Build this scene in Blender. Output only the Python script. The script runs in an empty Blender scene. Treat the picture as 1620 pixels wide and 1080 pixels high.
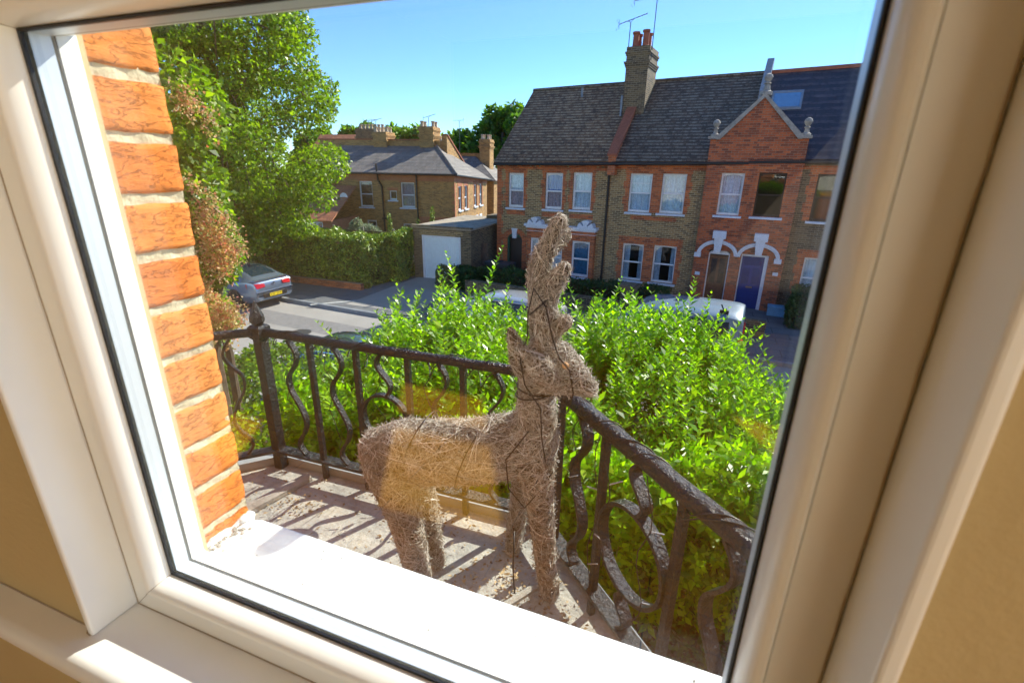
import bpy, bmesh, math, random
import numpy as np
from mathutils import Vector, Matrix
from mathutils.bvhtree import BVHTree
random.seed(7); RNG = np.random.default_rng(7)
S = bpy.context.scene; C = S.collection
R = math.radians; PI = math.pi
G = -5.2            # street level; the camera stands at 0,0,0 on the upper floor

# ------------------------------------------------------------ camera, sky, sun, exposure
cd = bpy.data.cameras.new('camera'); cam = bpy.data.objects.new('camera', cd); C.objects.link(cam)
r_ = Vector((0.93508, 0.35411, 0.01534)); u_ = Vector((-0.13384, 0.31267, 0.94038)); f_ = Vector((-0.32820, 0.88139, -0.33977))
cam.matrix_world = Matrix(((r_.x, u_.x, -f_.x, 0), (r_.y, u_.y, -f_.y, 0), (r_.z, u_.z, -f_.z, 0), (0, 0, 0, 1)))
cd.sensor_width = 36; cd.lens = 17.22; cd.clip_start = 0.01; cd.clip_end = 800
cd.dof.use_dof = True; cd.dof.focus_distance = 3.0; cd.dof.aperture_fstop = 9
S.camera = cam
SUN_AZ, SUN_EL = 28.0, 36.5
w = bpy.data.worlds.new('World'); S.world = w; w.use_nodes = True
nt = w.node_tree; sky = nt.nodes.new('ShaderNodeTexSky'); sky.sky_type = 'NISHITA'; sky.sun_disc = False
sky.sun_elevation = R(SUN_EL); sky.sun_rotation = R(SUN_AZ); sky.air_density = 0.85; sky.dust_density = 0.0; sky.ozone_density = 10.0
nt.links.new(sky.outputs[0], nt.nodes['Background'].inputs[0]); nt.nodes['Background'].inputs[1].default_value = 0.108
sd = bpy.data.lights.new('sun', 'SUN'); sd.energy = 3.6; sd.angle = R(0.5); sd.color = (1, 0.93, 0.82)
so = bpy.data.objects.new('sun', sd); C.objects.link(so)
sv = Vector((math.sin(R(SUN_AZ))*math.cos(R(SUN_EL)), math.cos(R(SUN_AZ))*math.cos(R(SUN_EL)), math.sin(R(SUN_EL))))
so.rotation_euler = sv.to_track_quat('Z', 'Y').to_euler(); so.location = sv*60
S.view_settings.view_transform = 'Standard'; S.view_settings.look = 'None'; S.view_settings.gamma = 1
S.view_settings.exposure = 1.58
S.render.engine = 'CYCLES'
S.cycles.max_bounces = 10; S.cycles.transparent_max_bounces = 24; S.cycles.diffuse_bounces = 5

# ------------------------------------------------------------ materials
def nm(name):
    m = bpy.data.materials.new(name); m.use_nodes = True
    return m, m.node_tree, m.node_tree.nodes['Principled BSDF']
def L(nt, a, b): nt.links.new(a, b)
def ramp(nt, src, stops):
    r = nt.nodes.new('ShaderNodeValToRGB'); L(nt, src, r.inputs[0])
    e = r.color_ramp.elements
    while len(e) < len(stops): e.new(0.5)
    for q, (p, c) in zip(e, stops): q.position = p; q.color = (*c, 1) if len(c) == 3 else c
    return r.outputs[0]
def noise(nt, scale, detail=4, rough=0.6, vec=None):
    n = nt.nodes.new('ShaderNodeTexNoise'); n.inputs['Scale'].default_value = scale; n.inputs['Detail'].default_value = detail
    n.inputs['Roughness'].default_value = rough
    if vec is None:
        t = nt.nodes.new('ShaderNodeTexCoord'); vec = t.outputs['Object']
    L(nt, vec, n.inputs['Vector']); return n.outputs[0]
def mixc(nt, fac, a, b, mode='MIX'):
    m = nt.nodes.new('ShaderNodeMix'); m.data_type = 'RGBA'; m.blend_type = mode
    for i, v in ((0, fac), (6, a), (7, b)):
        if isinstance(v, (int, float)): m.inputs[i].default_value = v
        elif isinstance(v, tuple): m.inputs[i].default_value = (*v, 1)
        else: L(nt, v, m.inputs[i])
    return m.outputs[2]
def math_(nt, op, a, b=0.0, c=None):
    m = nt.nodes.new('ShaderNodeMath'); m.operation = op
    for i, v in enumerate((a, b, c)):
        if v is None: continue
        if isinstance(v, (int, float)): m.inputs[i].default_value = v
        else: L(nt, v, m.inputs[i])
    return m.outputs[0]
def bump(nt, b, h, strength=0.3, dist=0.01):
    n = nt.nodes.new('ShaderNodeBump'); n.inputs['Strength'].default_value = strength; n.inputs['Distance'].default_value = dist
    L(nt, h, n.inputs['Height']); L(nt, n.outputs[0], b.inputs['Normal'])
def plain(name, col, rough=0.6, metal=0.0, var=0.12, scale=6, bmp=0.0, bscale=60, spec=0.5, coat=0.0):
    m, nt, b = nm(name)
    lo = tuple(max(0, c*(1-var)) for c in col); hi = tuple(min(1, c*(1+var)) for c in col)
    L(nt, ramp(nt, noise(nt, scale), [(0.3, lo), (0.7, hi)]), b.inputs['Base Color'])
    b.inputs['Roughness'].default_value = rough; b.inputs['Metallic'].default_value = metal
    b.inputs['Specular IOR Level'].default_value = spec; b.inputs['Coat Weight'].default_value = coat
    if bmp: bump(nt, b, noise(nt, bscale, 5), bmp, 0.01)
    return m
def uvface(nt):
    """planar coordinates along a wall: (x or y, z), chosen from the face's own direction"""
    t = nt.nodes.new('ShaderNodeTexCoord'); s = nt.nodes.new('ShaderNodeSeparateXYZ'); L(nt, t.outputs['Object'], s.inputs[0])
    g = nt.nodes.new('ShaderNodeSeparateXYZ'); L(nt, t.outputs['Normal'], g.inputs[0])
    k = math_(nt, 'GREATER_THAN', math_(nt, 'ABSOLUTE', g.outputs[0]), 0.7)
    mx = nt.nodes.new('ShaderNodeMix'); L(nt, k, mx.inputs[0]); L(nt, s.outputs[0], mx.inputs[2]); L(nt, s.outputs[1], mx.inputs[3])
    c = nt.nodes.new('ShaderNodeCombineXYZ'); L(nt, mx.outputs[0], c.inputs[0]); L(nt, s.outputs[2], c.inputs[1])
    return c.outputs[0]
def brickmat(name, c1, c2, mortar, w=0.225, h=0.075, ms=0.009, grime=0.35, rough=0.85, roof=False, edge=None, squash=1.0, c3=None, gl=0.5):
    m, nt, b = nm(name)
    v = uvface(nt)
    br = nt.nodes.new('ShaderNodeTexBrick'); L(nt, v, br.inputs['Vector'])
    br.inputs['Scale'].default_value = 1; br.inputs['Brick Width'].default_value = w; br.inputs['Row Height'].default_value = h
    br.inputs['Mortar Size'].default_value = ms; br.inputs['Mortar Smooth'].default_value = 0.25
    br.inputs['Color1'].default_value = (*c1, 1); br.inputs['Color2'].default_value = (*c2, 1); br.inputs['Mortar'].default_value = (*mortar, 1)
    br.squash = squash
    col = br.outputs['Color']
    if c3:
        # a share of burnt, darker bricks: a second pattern on the same grid
        b2 = nt.nodes.new('ShaderNodeTexBrick'); L(nt, v, b2.inputs['Vector'])
        for k in ('Scale', 'Brick Width', 'Row Height', 'Mortar Size', 'Mortar Smooth'): b2.inputs[k].default_value = br.inputs[k].default_value
        b2.inputs['Bias'].default_value = -0.35
        b2.inputs['Color1'].default_value = (0, 0, 0, 1); b2.inputs['Color2'].default_value = (1, 1, 1, 1); b2.inputs['Mortar'].default_value = (0, 0, 0, 1)
        b2.offset = 0.5
        col = mixc(nt, math_(nt, 'MULTIPLY', b2.outputs['Color'], 0.8), col, c3)
    n1 = noise(nt, 0.7, 6, 0.7)
    n2 = noise(nt, 14, 4, 0.7)
    col = mixc(nt, grime, col, ramp(nt, n1, [(0.3, (0.35, 0.33, 0.3)), (0.7, (1, 1, 1))]), 'MULTIPLY')
    col = mixc(nt, 0.5, col, ramp(nt, n2, [(0.25, (0.6, 0.6, 0.6)), (0.75, (1.25, 1.25, 1.25))]), 'MULTIPLY')
    L(nt, col, b.inputs['Base Color']); b.inputs['Roughness'].default_value = rough
    hgt = math_(nt, 'ADD', math_(nt, 'MULTIPLY', br.outputs['Fac'], -1.0), math_(nt, 'MULTIPLY', n2, 0.4))
    bump(nt, b, hgt, gl, 0.012)
    return m
def roofmat(name, c1, c2, gap, w=0.22, h=0.12, light=(0.2, 0.17, 0.13), amt=0.3, rough=0.75):
    """tile courses: object z runs down the slope"""
    m, nt, b = nm(name)
    v = uvface(nt)
    br = nt.nodes.new('ShaderNodeTexBrick'); L(nt, v, br.inputs['Vector'])
    for k, q in (('Scale', 1), ('Brick Width', w), ('Row Height', h), ('Mortar Size', 0.006), ('Mortar Smooth', 0.1)): br.inputs[k].default_value = q
    br.inputs['Color1'].default_value = (*c1, 1); br.inputs['Color2'].default_value = (*c2, 1); br.inputs['Mortar'].default_value = (*gap, 1)
    sp = nt.nodes.new('ShaderNodeSeparateXYZ'); L(nt, v, sp.inputs[0])
    fr = math_(nt, 'FRACT', math_(nt, 'DIVIDE', sp.outputs[1], h))
    n1 = noise(nt, 5, 5, 0.75)
    lit_edge = math_(nt, 'MULTIPLY', math_(nt, 'LESS_THAN', fr, 0.45), ramp(nt, n1, [(0.42, (0, 0, 0)), (0.56, (1, 1, 1))]))  # sunlit tile edges painted as pale streaks along each course
    col = mixc(nt, math_(nt, 'MULTIPLY', lit_edge, amt), br.outputs['Color'], light)
    col = mixc(nt, 0.5, col, ramp(nt, noise(nt, 0.8, 5), [(0.3, (0.5, 0.5, 0.5)), (0.7, (1.2, 1.2, 1.2))]), 'MULTIPLY')
    L(nt, col, b.inputs['Base Color']); b.inputs['Roughness'].default_value = rough
    bump(nt, b, math_(nt, 'ADD', math_(nt, 'MULTIPLY', fr, -1.0), math_(nt, 'MULTIPLY', n1, 0.6)), 0.8, 0.02)
    return m
def leafmat(name, dark, mid, light, rough=0.4, trans=0.35, spec=0.5, tcol=None, clump=2.2):
    m, nt, b = nm(name)
    g = nt.nodes.new('ShaderNodeNewGeometry')
    col = ramp(nt, g.outputs['Random Per Island'], [(0.0, dark), (0.5, mid), (1.0, light)])
    col = mixc(nt, 1.0, col, ramp(nt, noise(nt, clump, 3, 0.6), [(0.32, (0.62, 0.60, 0.7)), (0.5, (1, 1, 1)), (0.7, (1.35, 1.22, 0.9))]), 'MULTIPLY')
    L(nt, col, b.inputs['Base Color']); b.inputs['Roughness'].default_value = rough; b.inputs['Specular IOR Level'].default_value = spec
    t = nt.nodes.new('ShaderNodeBsdfTranslucent')
    L(nt, mixc(nt, 1.0, col, tcol or (1.9, 2.1, 0.5), 'MULTIPLY'), t.inputs[0])
    mx = nt.nodes.new('ShaderNodeMixShader'); mx.inputs[0].default_value = trans
    L(nt, b.outputs[0], mx.inputs[1]); L(nt, t.outputs[0], mx.inputs[2])
    L(nt, mx.outputs[0], nt.nodes['Material Output'].inputs[0])
    return m
def glassmat(name, base=0.05, edge=0.55, tint=(0.95, 0.98, 0.97), rough=0.0, gcol=(1, 1, 1)):
    m, nt, b = nm(name); nt.nodes.remove(b)
    lw = nt.nodes.new('ShaderNodeLayerWeight'); lw.inputs[0].default_value = 0.5
    p = math_(nt, 'POWER', lw.outputs['Facing'], 4.0)
    fac = math_(nt, 'MULTIPLY_ADD', p, edge, base)
    t = nt.nodes.new('ShaderNodeBsdfTransparent'); t.inputs[0].default_value = (*tint, 1)
    gl = nt.nodes.new('ShaderNodeBsdfGlossy'); gl.inputs['Roughness'].default_value = rough; gl.inputs[0].default_value = (*gcol, 1)
    mx = nt.nodes.new('ShaderNodeMixShader'); L(nt, fac, mx.inputs[0]); L(nt, t.outputs[0], mx.inputs[1]); L(nt, gl.outputs[0], mx.inputs[2])
    L(nt, mx.outputs[0], nt.nodes['Material Output'].inputs[0])
    return m

M = {}
M['upvc'] = plain('upvc', (0.89, 0.88, 0.82), 0.28, var=0.03, scale=3, spec=0.5)
M['wood_white'] = plain('white_board', (0.88, 0.88, 0.84), 0.35, var=0.04, scale=4)
M['wall_tan'] = plain('tan_wall', (0.54, 0.42, 0.21), 0.85, var=0.05, scale=3, bmp=0.15, bscale=90)
M['veil_cut'] = plain('veil_cut_brown', (0.05, 0.04, 0.03), 0.9)  # unseen back wall kept near black to cut haze reflected in the glass
M['wall_cream'] = plain('cream_wall', (0.90, 0.80, 0.60), 0.85, var=0.04, scale=2)
M['ceiling'] = plain('ceiling_white', (0.9, 0.86, 0.78), 0.9, var=0.03)
M['gasket'] = plain('rubber', (0.012, 0.012, 0.014), 0.5)
M['sealant'] = plain('sealant', (0.75, 0.76, 0.74), 0.6, bmp=0.8, bscale=60)
M['sill_out'] = plain('sill_paint', (0.80, 0.82, 0.80), 0.5, var=0.09, scale=7, bmp=0.25, bscale=30)
M['iron'] = plain('black_iron', (0.007, 0.008, 0.011), 0.30, var=0.4, scale=30, bmp=1.0, bscale=85, spec=0.5)
M['cable'] = plain('cable', (0.01, 0.01, 0.01), 0.45)
M['bulb'] = plain('bulb_cap', (0.30, 0.31, 0.32), 0.2)
M['mortar'] = plain('mortar', (0.62, 0.54, 0.36), 0.95, var=0.25, scale=25, bmp=0.4, bscale=120)
M['white_paint'] = plain('white_paint', (0.78, 0.82, 0.86), 0.4, var=0.05)
M['white_trim'] = plain('white_trim', (0.68, 0.74, 0.82), 0.5, var=0.08, scale=8)
M['frame_green'] = plain('green_frame', (0.02, 0.09, 0.06), 0.5)
M['door_dark'] = plain('dark_door', (0.03, 0.022, 0.018), 0.4)
M['door_wood'] = plain('wood_door', (0.16, 0.075, 0.035), 0.5, var=0.3, scale=9)
M['door_blue'] = plain('blue_door', (0.015, 0.045, 0.22), 0.3, var=0.1)
M['brass'] = plain('brass', (0.5, 0.42, 0.25), 0.35, 1.0)
M['dark_glass'] = glassmat('house_glass', 0.05, 0.6, (0.85, 0.92, 0.96))
M['pane'] = glassmat('window_glass', 0.053, 0.45, (0.975, 0.985, 0.98))
M['car_glass'] = plain('car_glass', (0.012, 0.03, 0.045), 0.06, spec=0.9, var=0.1)
M['curtain_white'] = plain('net_curtain', (0.72, 0.78, 0.84), 0.9, var=0.22, scale=9)
M['curtain_blue'] = plain('blue_blind', (0.05, 0.20, 0.55), 0.8)
M['curtain_teal'] = plain('teal_curtain', (0.06, 0.22, 0.36), 0.9, var=0.3, scale=10)
M['curtain_pink'] = plain('patterned_curtain', (0.55, 0.40, 0.42), 0.9, var=0.3, scale=12)
M['stone'] = plain('weathered_stone', (0.33, 0.31, 0.27), 0.9, var=0.25, scale=9, bmp=0.5)
M['lead'] = plain('lead', (0.20, 0.24, 0.28), 0.5, var=0.2, scale=7)
M['pot'] = plain('terracotta', (0.34, 0.11, 0.055), 0.8, var=0.15)
M['pot_buff'] = plain('buff_pot', (0.50, 0.38, 0.25), 0.8, var=0.15)
M['pipe'] = plain('black_pipe', (0.015, 0.015, 0.015), 0.5)
M['alu'] = plain('aluminium', (0.45, 0.47, 0.5), 0.35, 0.8)
M['aerial'] = plain('aerial_metal', (0.10, 0.11, 0.12), 0.5, 0.5)
M['garage_white'] = plain('garage_door_paint', (0.80, 0.92, 0.96), 0.45, var=0.05)
M['felt'] = plain('roof_felt', (0.36, 0.30, 0.22), 0.9, var=0.3, scale=3)
M['fence_wood'] = plain('grey_timber', (0.12, 0.10, 0.085), 0.85, var=0.3, scale=5)
M['bin'] = plain('bin_plastic', (0.02, 0.022, 0.03), 0.5)
M['bark'] = plain('bark', (0.10, 0.075, 0.05), 0.95, var=0.4, scale=14, bmp=0.8, bscale=30)
M['stem'] = plain('green_stem', (0.16, 0.20, 0.05), 0.7, var=0.2)
M['twig'] = plain('twig', (0.06, 0.045, 0.025), 0.9, var=0.3)
M['tyre'] = plain('tyre', (0.012, 0.012, 0.012), 0.8)
M['rim'] = plain('alloy', (0.6, 0.62, 0.64), 0.25, 0.9)
M['car_grey'] = plain('grey_car_paint', (0.22, 0.28, 0.36), 0.22, 0.55, var=0.03, coat=1.0)
M['car_silver'] = plain('silver_car_paint', (0.45, 0.47, 0.48), 0.28, 0.45, var=0.03, coat=0.6)
M['van_paint'] = plain('van_paint', (0.13, 0.21, 0.29), 0.42, 0.1, var=0.03, coat=0.7)
M['car_dark'] = plain('dark_car_paint', (0.03, 0.06, 0.09), 0.2, 0.3, coat=1.0)
M['chrome'] = plain('chrome', (0.8, 0.82, 0.84), 0.12, 1.0)
M['red_light'] = plain('red_lamp', (0.50, 0.01, 0.02), 0.15)
M['yellow'] = plain('yellow_plate', (0.85, 0.62, 0.02), 0.4)
M['black'] = plain('black_plastic', (0.01, 0.01, 0.012), 0.5)
M['blue_box'] = plain('blue_white_box', (0.16, 0.42, 0.62), 0.5)
M['asphalt'] = None
M['kerb'] = plain('kerb_stone', (0.22, 0.24, 0.26), 0.85, var=0.2, scale=4, bmp=0.3)
M['paint_line'] = plain('road_paint', (0.62, 0.62, 0.58), 0.7, var=0.2, scale=12)
M['cream_edge'] = plain('pale_edging', (0.33, 0.35, 0.34), 0.6, var=0.1)
M['deer'] = plain('willow_core', (0.06, 0.045, 0.03), 0.95, var=0.4, scale=40)

m, nt, b = nm('asphalt'); M['asphalt'] = m
n1 = noise(nt, 0.5, 6, 0.6); n2 = noise(nt, 60, 3, 0.7)
c_ = ramp(nt, n1, [(0.3, (0.30, 0.28, 0.25)), (0.7, (0.38, 0.355, 0.32))])
L(nt, mixc(nt, 0.5, c_, ramp(nt, n2, [(0.3, (0.6, 0.6, 0.6)), (0.7, (1.3, 1.3, 1.3))]), 'MULTIPLY'), b.inputs['Base Color'])
b.inputs['Roughness'].default_value = 0.9; bump(nt, b, n2, 0.5, 0.01)
m, nt, b = nm('pavement'); M['pavement'] = m
v_ = nt.nodes.new('ShaderNodeTexBrick'); t_ = nt.nodes.new('ShaderNodeTexCoord'); L(nt, t_.outputs['Object'], v_.inputs['Vector'])
for k, q in (('Scale', 1), ('Brick Width', 0.9), ('Row Height', 0.6), ('Mortar Size', 0.012)): v_.inputs[k].default_value = q
v_.inputs['Color1'].default_value = (0.13, 0.14, 0.15, 1); v_.inputs['Color2'].default_value = (0.17, 0.175, 0.18, 1); v_.inputs['Mortar'].default_value = (0.07, 0.07, 0.07, 1)
L(nt, mixc(nt, 0.6, v_.outputs[0], ramp(nt, noise(nt, 3, 5), [(0.3, (0.7, 0.7, 0.7)), (0.7, (1.1, 1.1, 1.1))]), 'MULTIPLY'), b.inputs['Base Color']); b.inputs['Roughness'].default_value = 0.9
m, nt, b = nm('soil'); M['soil'] = m
L(nt, ramp(nt, noise(nt, 1.2, 7, 0.7), [(0.3, (0.035, 0.045, 0.015)), (0.6, (0.08, 0.065, 0.035))]), b.inputs['Base Color']); b.inputs['Roughness'].default_value = 1
# balcony slab: grey felt / concrete with straw coloured litter stains
m, nt, b = nm('balcony_concrete'); M['slab'] = m
c_ = ramp(nt, noise(nt, 5, 7, 0.7), [(0.3, (0.27, 0.285, 0.28)), (0.52, (0.44, 0.44, 0.40)), (0.75, (0.62, 0.58, 0.46))])
L(nt, mixc(nt, 0.45, c_, ramp(nt, noise(nt, 45, 4, 0.8), [(0.35, (0.55, 0.5, 0.42)), (0.6, (1.15, 1.12, 1.05))]), 'MULTIPLY'), b.inputs['Base Color'])
b.inputs['Roughness'].default_value = 0.95; bump(nt, b, noise(nt, 30, 6, 0.7), 0.5, 0.02)
# oak floor
m, nt, b = nm('oak_floor'); M['oak'] = m
t_ = nt.nodes.new('ShaderNodeTexCoord'); mp = nt.nodes.new('ShaderNodeMapping'); L(nt, t_.outputs['Object'], mp.inputs[0])
br = nt.nodes.new('ShaderNodeTexBrick'); L(nt, mp.outputs[0], br.inputs['Vector'])
for k, q in (('Scale', 1), ('Brick Width', 1.2), ('Row Height', 0.14), ('Mortar Size', 0.003)): br.inputs[k].default_value = q
br.inputs['Color1'].default_value = (0.82, 0.42, 0.04, 1); br.inputs['Color2'].default_value = (0.70, 0.33, 0.025, 1); br.inputs['Mortar'].default_value = (0.1, 0.04, 0.01, 1)
mp2 = nt.nodes.new('ShaderNodeMapping'); mp2.inputs['Scale'].default_value = (1.5, 22, 1); L(nt, t_.outputs['Object'], mp2.inputs[0])
L(nt, mixc(nt, 0.6, br.outputs[0], ramp(nt, noise(nt, 2, 6, 0.7, mp2.outputs[0]), [(0.3, (0.6, 0.55, 0.5)), (0.7, (1.2, 1.2, 1.2))]), 'MULTIPLY'), b.inputs['Base Color']); b.inputs['Roughness'].default_value = 0.4
# near brick of our own window reveal
m, nt, b = nm('orange_brick'); M['brick_near'] = m
g_ = nt.nodes.new('ShaderNodeNewGeometry')
c_ = ramp(nt, g_.outputs['Random Per Island'], [(0, (0.72, 0.19, 0.026)), (0.5, (0.84, 0.25, 0.035)), (1, (0.80, 0.29, 0.07))])
mp2 = nt.nodes.new('ShaderNodeMapping'); mp2.inputs['Scale'].default_value = (1, 0.45, 1.6); mp2.inputs['Rotation'].default_value = (0.5, 0, 0)
t_ = nt.nodes.new('ShaderNodeTexCoord'); L(nt, t_.outputs['Object'], mp2.inputs[0])
n1 = noise(nt, 55, 8, 0.75, mp2.outputs[0]); n2 = noise(nt, 12, 5, 0.6)
n3 = nt.nodes.new('ShaderNodeTexNoise'); n3.inputs['Scale'].default_value = 38; n3.inputs['Detail'].default_value = 10; n3.inputs['Roughness'].default_value = 0.65; n3.inputs['Distortion'].default_value = 0.5; L(nt, mp2.outputs[0], n3.inputs['Vector'])
crk = math_(nt, 'ABSOLUTE', math_(nt, 'SUBTRACT', n3.outputs[0], 0.5)); crk = ramp(nt, crk, [(0.0, (0, 0, 0)), (0.012, (1, 1, 1))])
c_ = mixc(nt, math_(nt, 'MULTIPLY', ramp(nt, noise(nt, 30, 3), [(0.5, (0, 0, 0)), (0.68, (1, 1, 1))]), 0.22), c_, ramp(nt, crk, [(0, (0.35, 0.25, 0.2)), (1, (1, 1, 1))]), 'MULTIPLY')
c_ = mixc(nt, 0.55, c_, ramp(nt, n1, [(0.3, (0.7, 0.66, 0.6)), (0.5, (1, 1, 1)), (0.75, (1.12, 1.12, 1.12))]), 'MULTIPLY')
c_ = mixc(nt, ramp(nt, n2, [(0.55, (0, 0, 0)), (0.8, (0.5, 0.5, 0.5))]), c_, (0.75, 0.33, 0.14))
L(nt, c_, b.inputs['Base Color']); b.inputs['Roughness'].default_value = 0.9
bump(nt, b, math_(nt, 'ADD', math_(nt, 'ADD', n1, n2), crk), 1.0, 0.004)
# glazing spacer: bright metal with two rows of small perforations
m, nt, b = nm('spacer_bar'); M['spacer'] = m
v = uvface(nt); sp = nt.nodes.new('ShaderNodeSeparateXYZ'); t_ = nt.nodes.new('ShaderNodeTexCoord'); L(nt, t_.outputs['Object'], sp.inputs[0])
n_ = nt.nodes.new('ShaderNodeSeparateXYZ'); L(nt, t_.outputs['Normal'], n_.inputs[0])
k = math_(nt, 'GREATER_THAN', math_(nt, 'ABSOLUTE', n_.outputs[0]), 0.7)
mx = nt.nodes.new('ShaderNodeMix'); L(nt, k, mx.inputs[0]); L(nt, sp.outputs[0], mx.inputs[2]); L(nt, sp.outputs[2], mx.inputs[3])
fr = math_(nt, 'LESS_THAN', math_(nt, 'FRACT', math_(nt, 'MULTIPLY', mx.outputs[0], 260.0)), 0.45)
row = math_(nt, 'LESS_THAN', math_(nt, 'ABSOLUTE', math_(nt, 'SUBTRACT', math_(nt, 'ABSOLUTE', math_(nt, 'SUBTRACT', sp.outputs[1], 0.327)), 0.0058)), 0.0007)
L(nt, mixc(nt, math_(nt, 'MULTIPLY', fr, row), (0.62, 0.68, 0.74), (0.05, 0.07, 0.10)), b.inputs['Base Color'])
b.inputs['Metallic'].default_value = 0.35; b.inputs['Roughness'].default_value = 0.4
# wicker strands
m, nt, b = nm('willow_strands'); M['straw'] = m
g_ = nt.nodes.new('ShaderNodeNewGeometry')
L(nt, ramp(nt, g_.outputs['Random Per Island'], [(0, (0.17, 0.14, 0.105)), (0.5, (0.48, 0.43, 0.345)), (1, (0.82, 0.79, 0.71))]), b.inputs['Base Color']); b.inputs['Roughness'].default_value = 0.7

M['stock'] = brickmat('stock_brick', (0.46, 0.29, 0.11), (0.26, 0.16, 0.065), (0.55, 0.45, 0.27), ms=0.012, c3=(0.05, 0.04, 0.03))
M['stock_rear'] = brickmat('stock_brick_rear', (0.60, 0.32, 0.09), (0.42, 0.21, 0.06), (0.55, 0.40, 0.2), c3=(0.13, 0.07, 0.03))
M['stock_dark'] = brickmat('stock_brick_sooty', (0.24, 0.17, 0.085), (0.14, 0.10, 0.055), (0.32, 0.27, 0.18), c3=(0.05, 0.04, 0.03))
M['red'] = brickmat('red_brick', (0.74, 0.20, 0.055), (0.50, 0.12, 0.04), (0.45, 0.28, 0.17), c3=(0.15, 0.05, 0.03))
M['red_gable'] = brickmat('red_brick_gable', (0.66, 0.165, 0.05), (0.42, 0.10, 0.035), (0.34, 0.22, 0.15), c3=(0.11, 0.045, 0.035))
M['red_bright'] = brickmat('red_brick_new', (0.62, 0.21, 0.08), (0.50, 0.15, 0.055), (0.45, 0.30, 0.2))
M['tile_brown'] = roofmat('brown_tiles', (0.27, 0.135, 0.055), (0.14, 0.07, 0.030), (0.03, 0.018, 0.01), light=(0.62, 0.44, 0.25), amt=0.75)
M['tile_dark'] = roofmat('dark_tiles', (0.16, 0.10, 0.055), (0.09, 0.058, 0.034), (0.02, 0.015, 0.012), light=(0.44, 0.38, 0.28), amt=0.6)
M['tile_black'] = roofmat('slate_black_tiles', (0.035, 0.032, 0.04), (0.022, 0.02, 0.028), (0.008, 0.008, 0.01), w=0.3, h=0.24, light=(0.22, 0.17, 0.15), amt=0.35, rough=0.5)
M['slate'] = roofmat('grey_slates', (0.25, 0.21, 0.17), (0.16, 0.14, 0.115), (0.05, 0.05, 0.055), w=0.25, h=0.2, light=(0.32, 0.30, 0.28), amt=0.25)
M['tile_orange'] = roofmat('orange_tiles', (0.55, 0.20, 0.08), (0.42, 0.14, 0.06), (0.2, 0.07, 0.03), amt=0.1)

M['leaf_tree'] = leafmat('street_tree_leaf', (0.05, 0.11, 0.006), (0.13, 0.23, 0.010), (0.26, 0.37, 0.02), 0.4, 0.48)
M['leaf_privet'] = leafmat('privet_leaf', (0.07, 0.18, 0.006), (0.17, 0.35, 0.010), (0.34, 0.52, 0.02), 0.34, 0.52, 0.5, clump=5)
M['leaf_deep'] = leafmat('old_shaded_privet_leaf', (0.015, 0.045, 0.005), (0.035, 0.095, 0.008), (0.075, 0.17, 0.013), 0.4, 0.22, clump=5)  # old leaf green, with the shade of the hollows added to the colour
M['leaf_hedge'] = leafmat('hedge_leaf', (0.06, 0.13, 0.010), (0.15, 0.27, 0.016), (0.36, 0.45, 0.05), 0.45, 0.10, clump=1.4)
M['leaf_dark'] = leafmat('dark_hedge_leaf', (0.015, 0.055, 0.01), (0.03, 0.085, 0.014), (0.05, 0.13, 0.02), 0.5, 0.12)
M['leaf_far'] = leafmat('far_tree_leaf', (0.05, 0.12, 0.02), (0.10, 0.20, 0.03), (0.18, 0.30, 0.045), 0.6, 0.45)
M['leaf_ivy'] = leafmat('garden_leaf', (0.05, 0.11, 0.008), (0.13, 0.23, 0.012), (0.28, 0.40, 0.02), 0.35, 0.4)
M['leaf_grey'] = leafmat('olive_leaf', (0.15, 0.19, 0.13), (0.25, 0.30, 0.20), (0.36, 0.42, 0.32), 0.6, 0.3, tcol=(1.2, 1.3, 0.9))
M['flower'] = leafmat('flower_head', (0.62, 0.22, 0.18), (0.66, 0.50, 0.26), (0.50, 0.55, 0.20), 0.6, 0.35, tcol=(1.3, 1.15, 0.8))
M['litter'] = leafmat('dry_litter', (0.16, 0.10, 0.05), (0.34, 0.24, 0.12), (0.52, 0.42, 0.26), 0.8, 0.1, tcol=(1, 1, 1))

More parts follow.
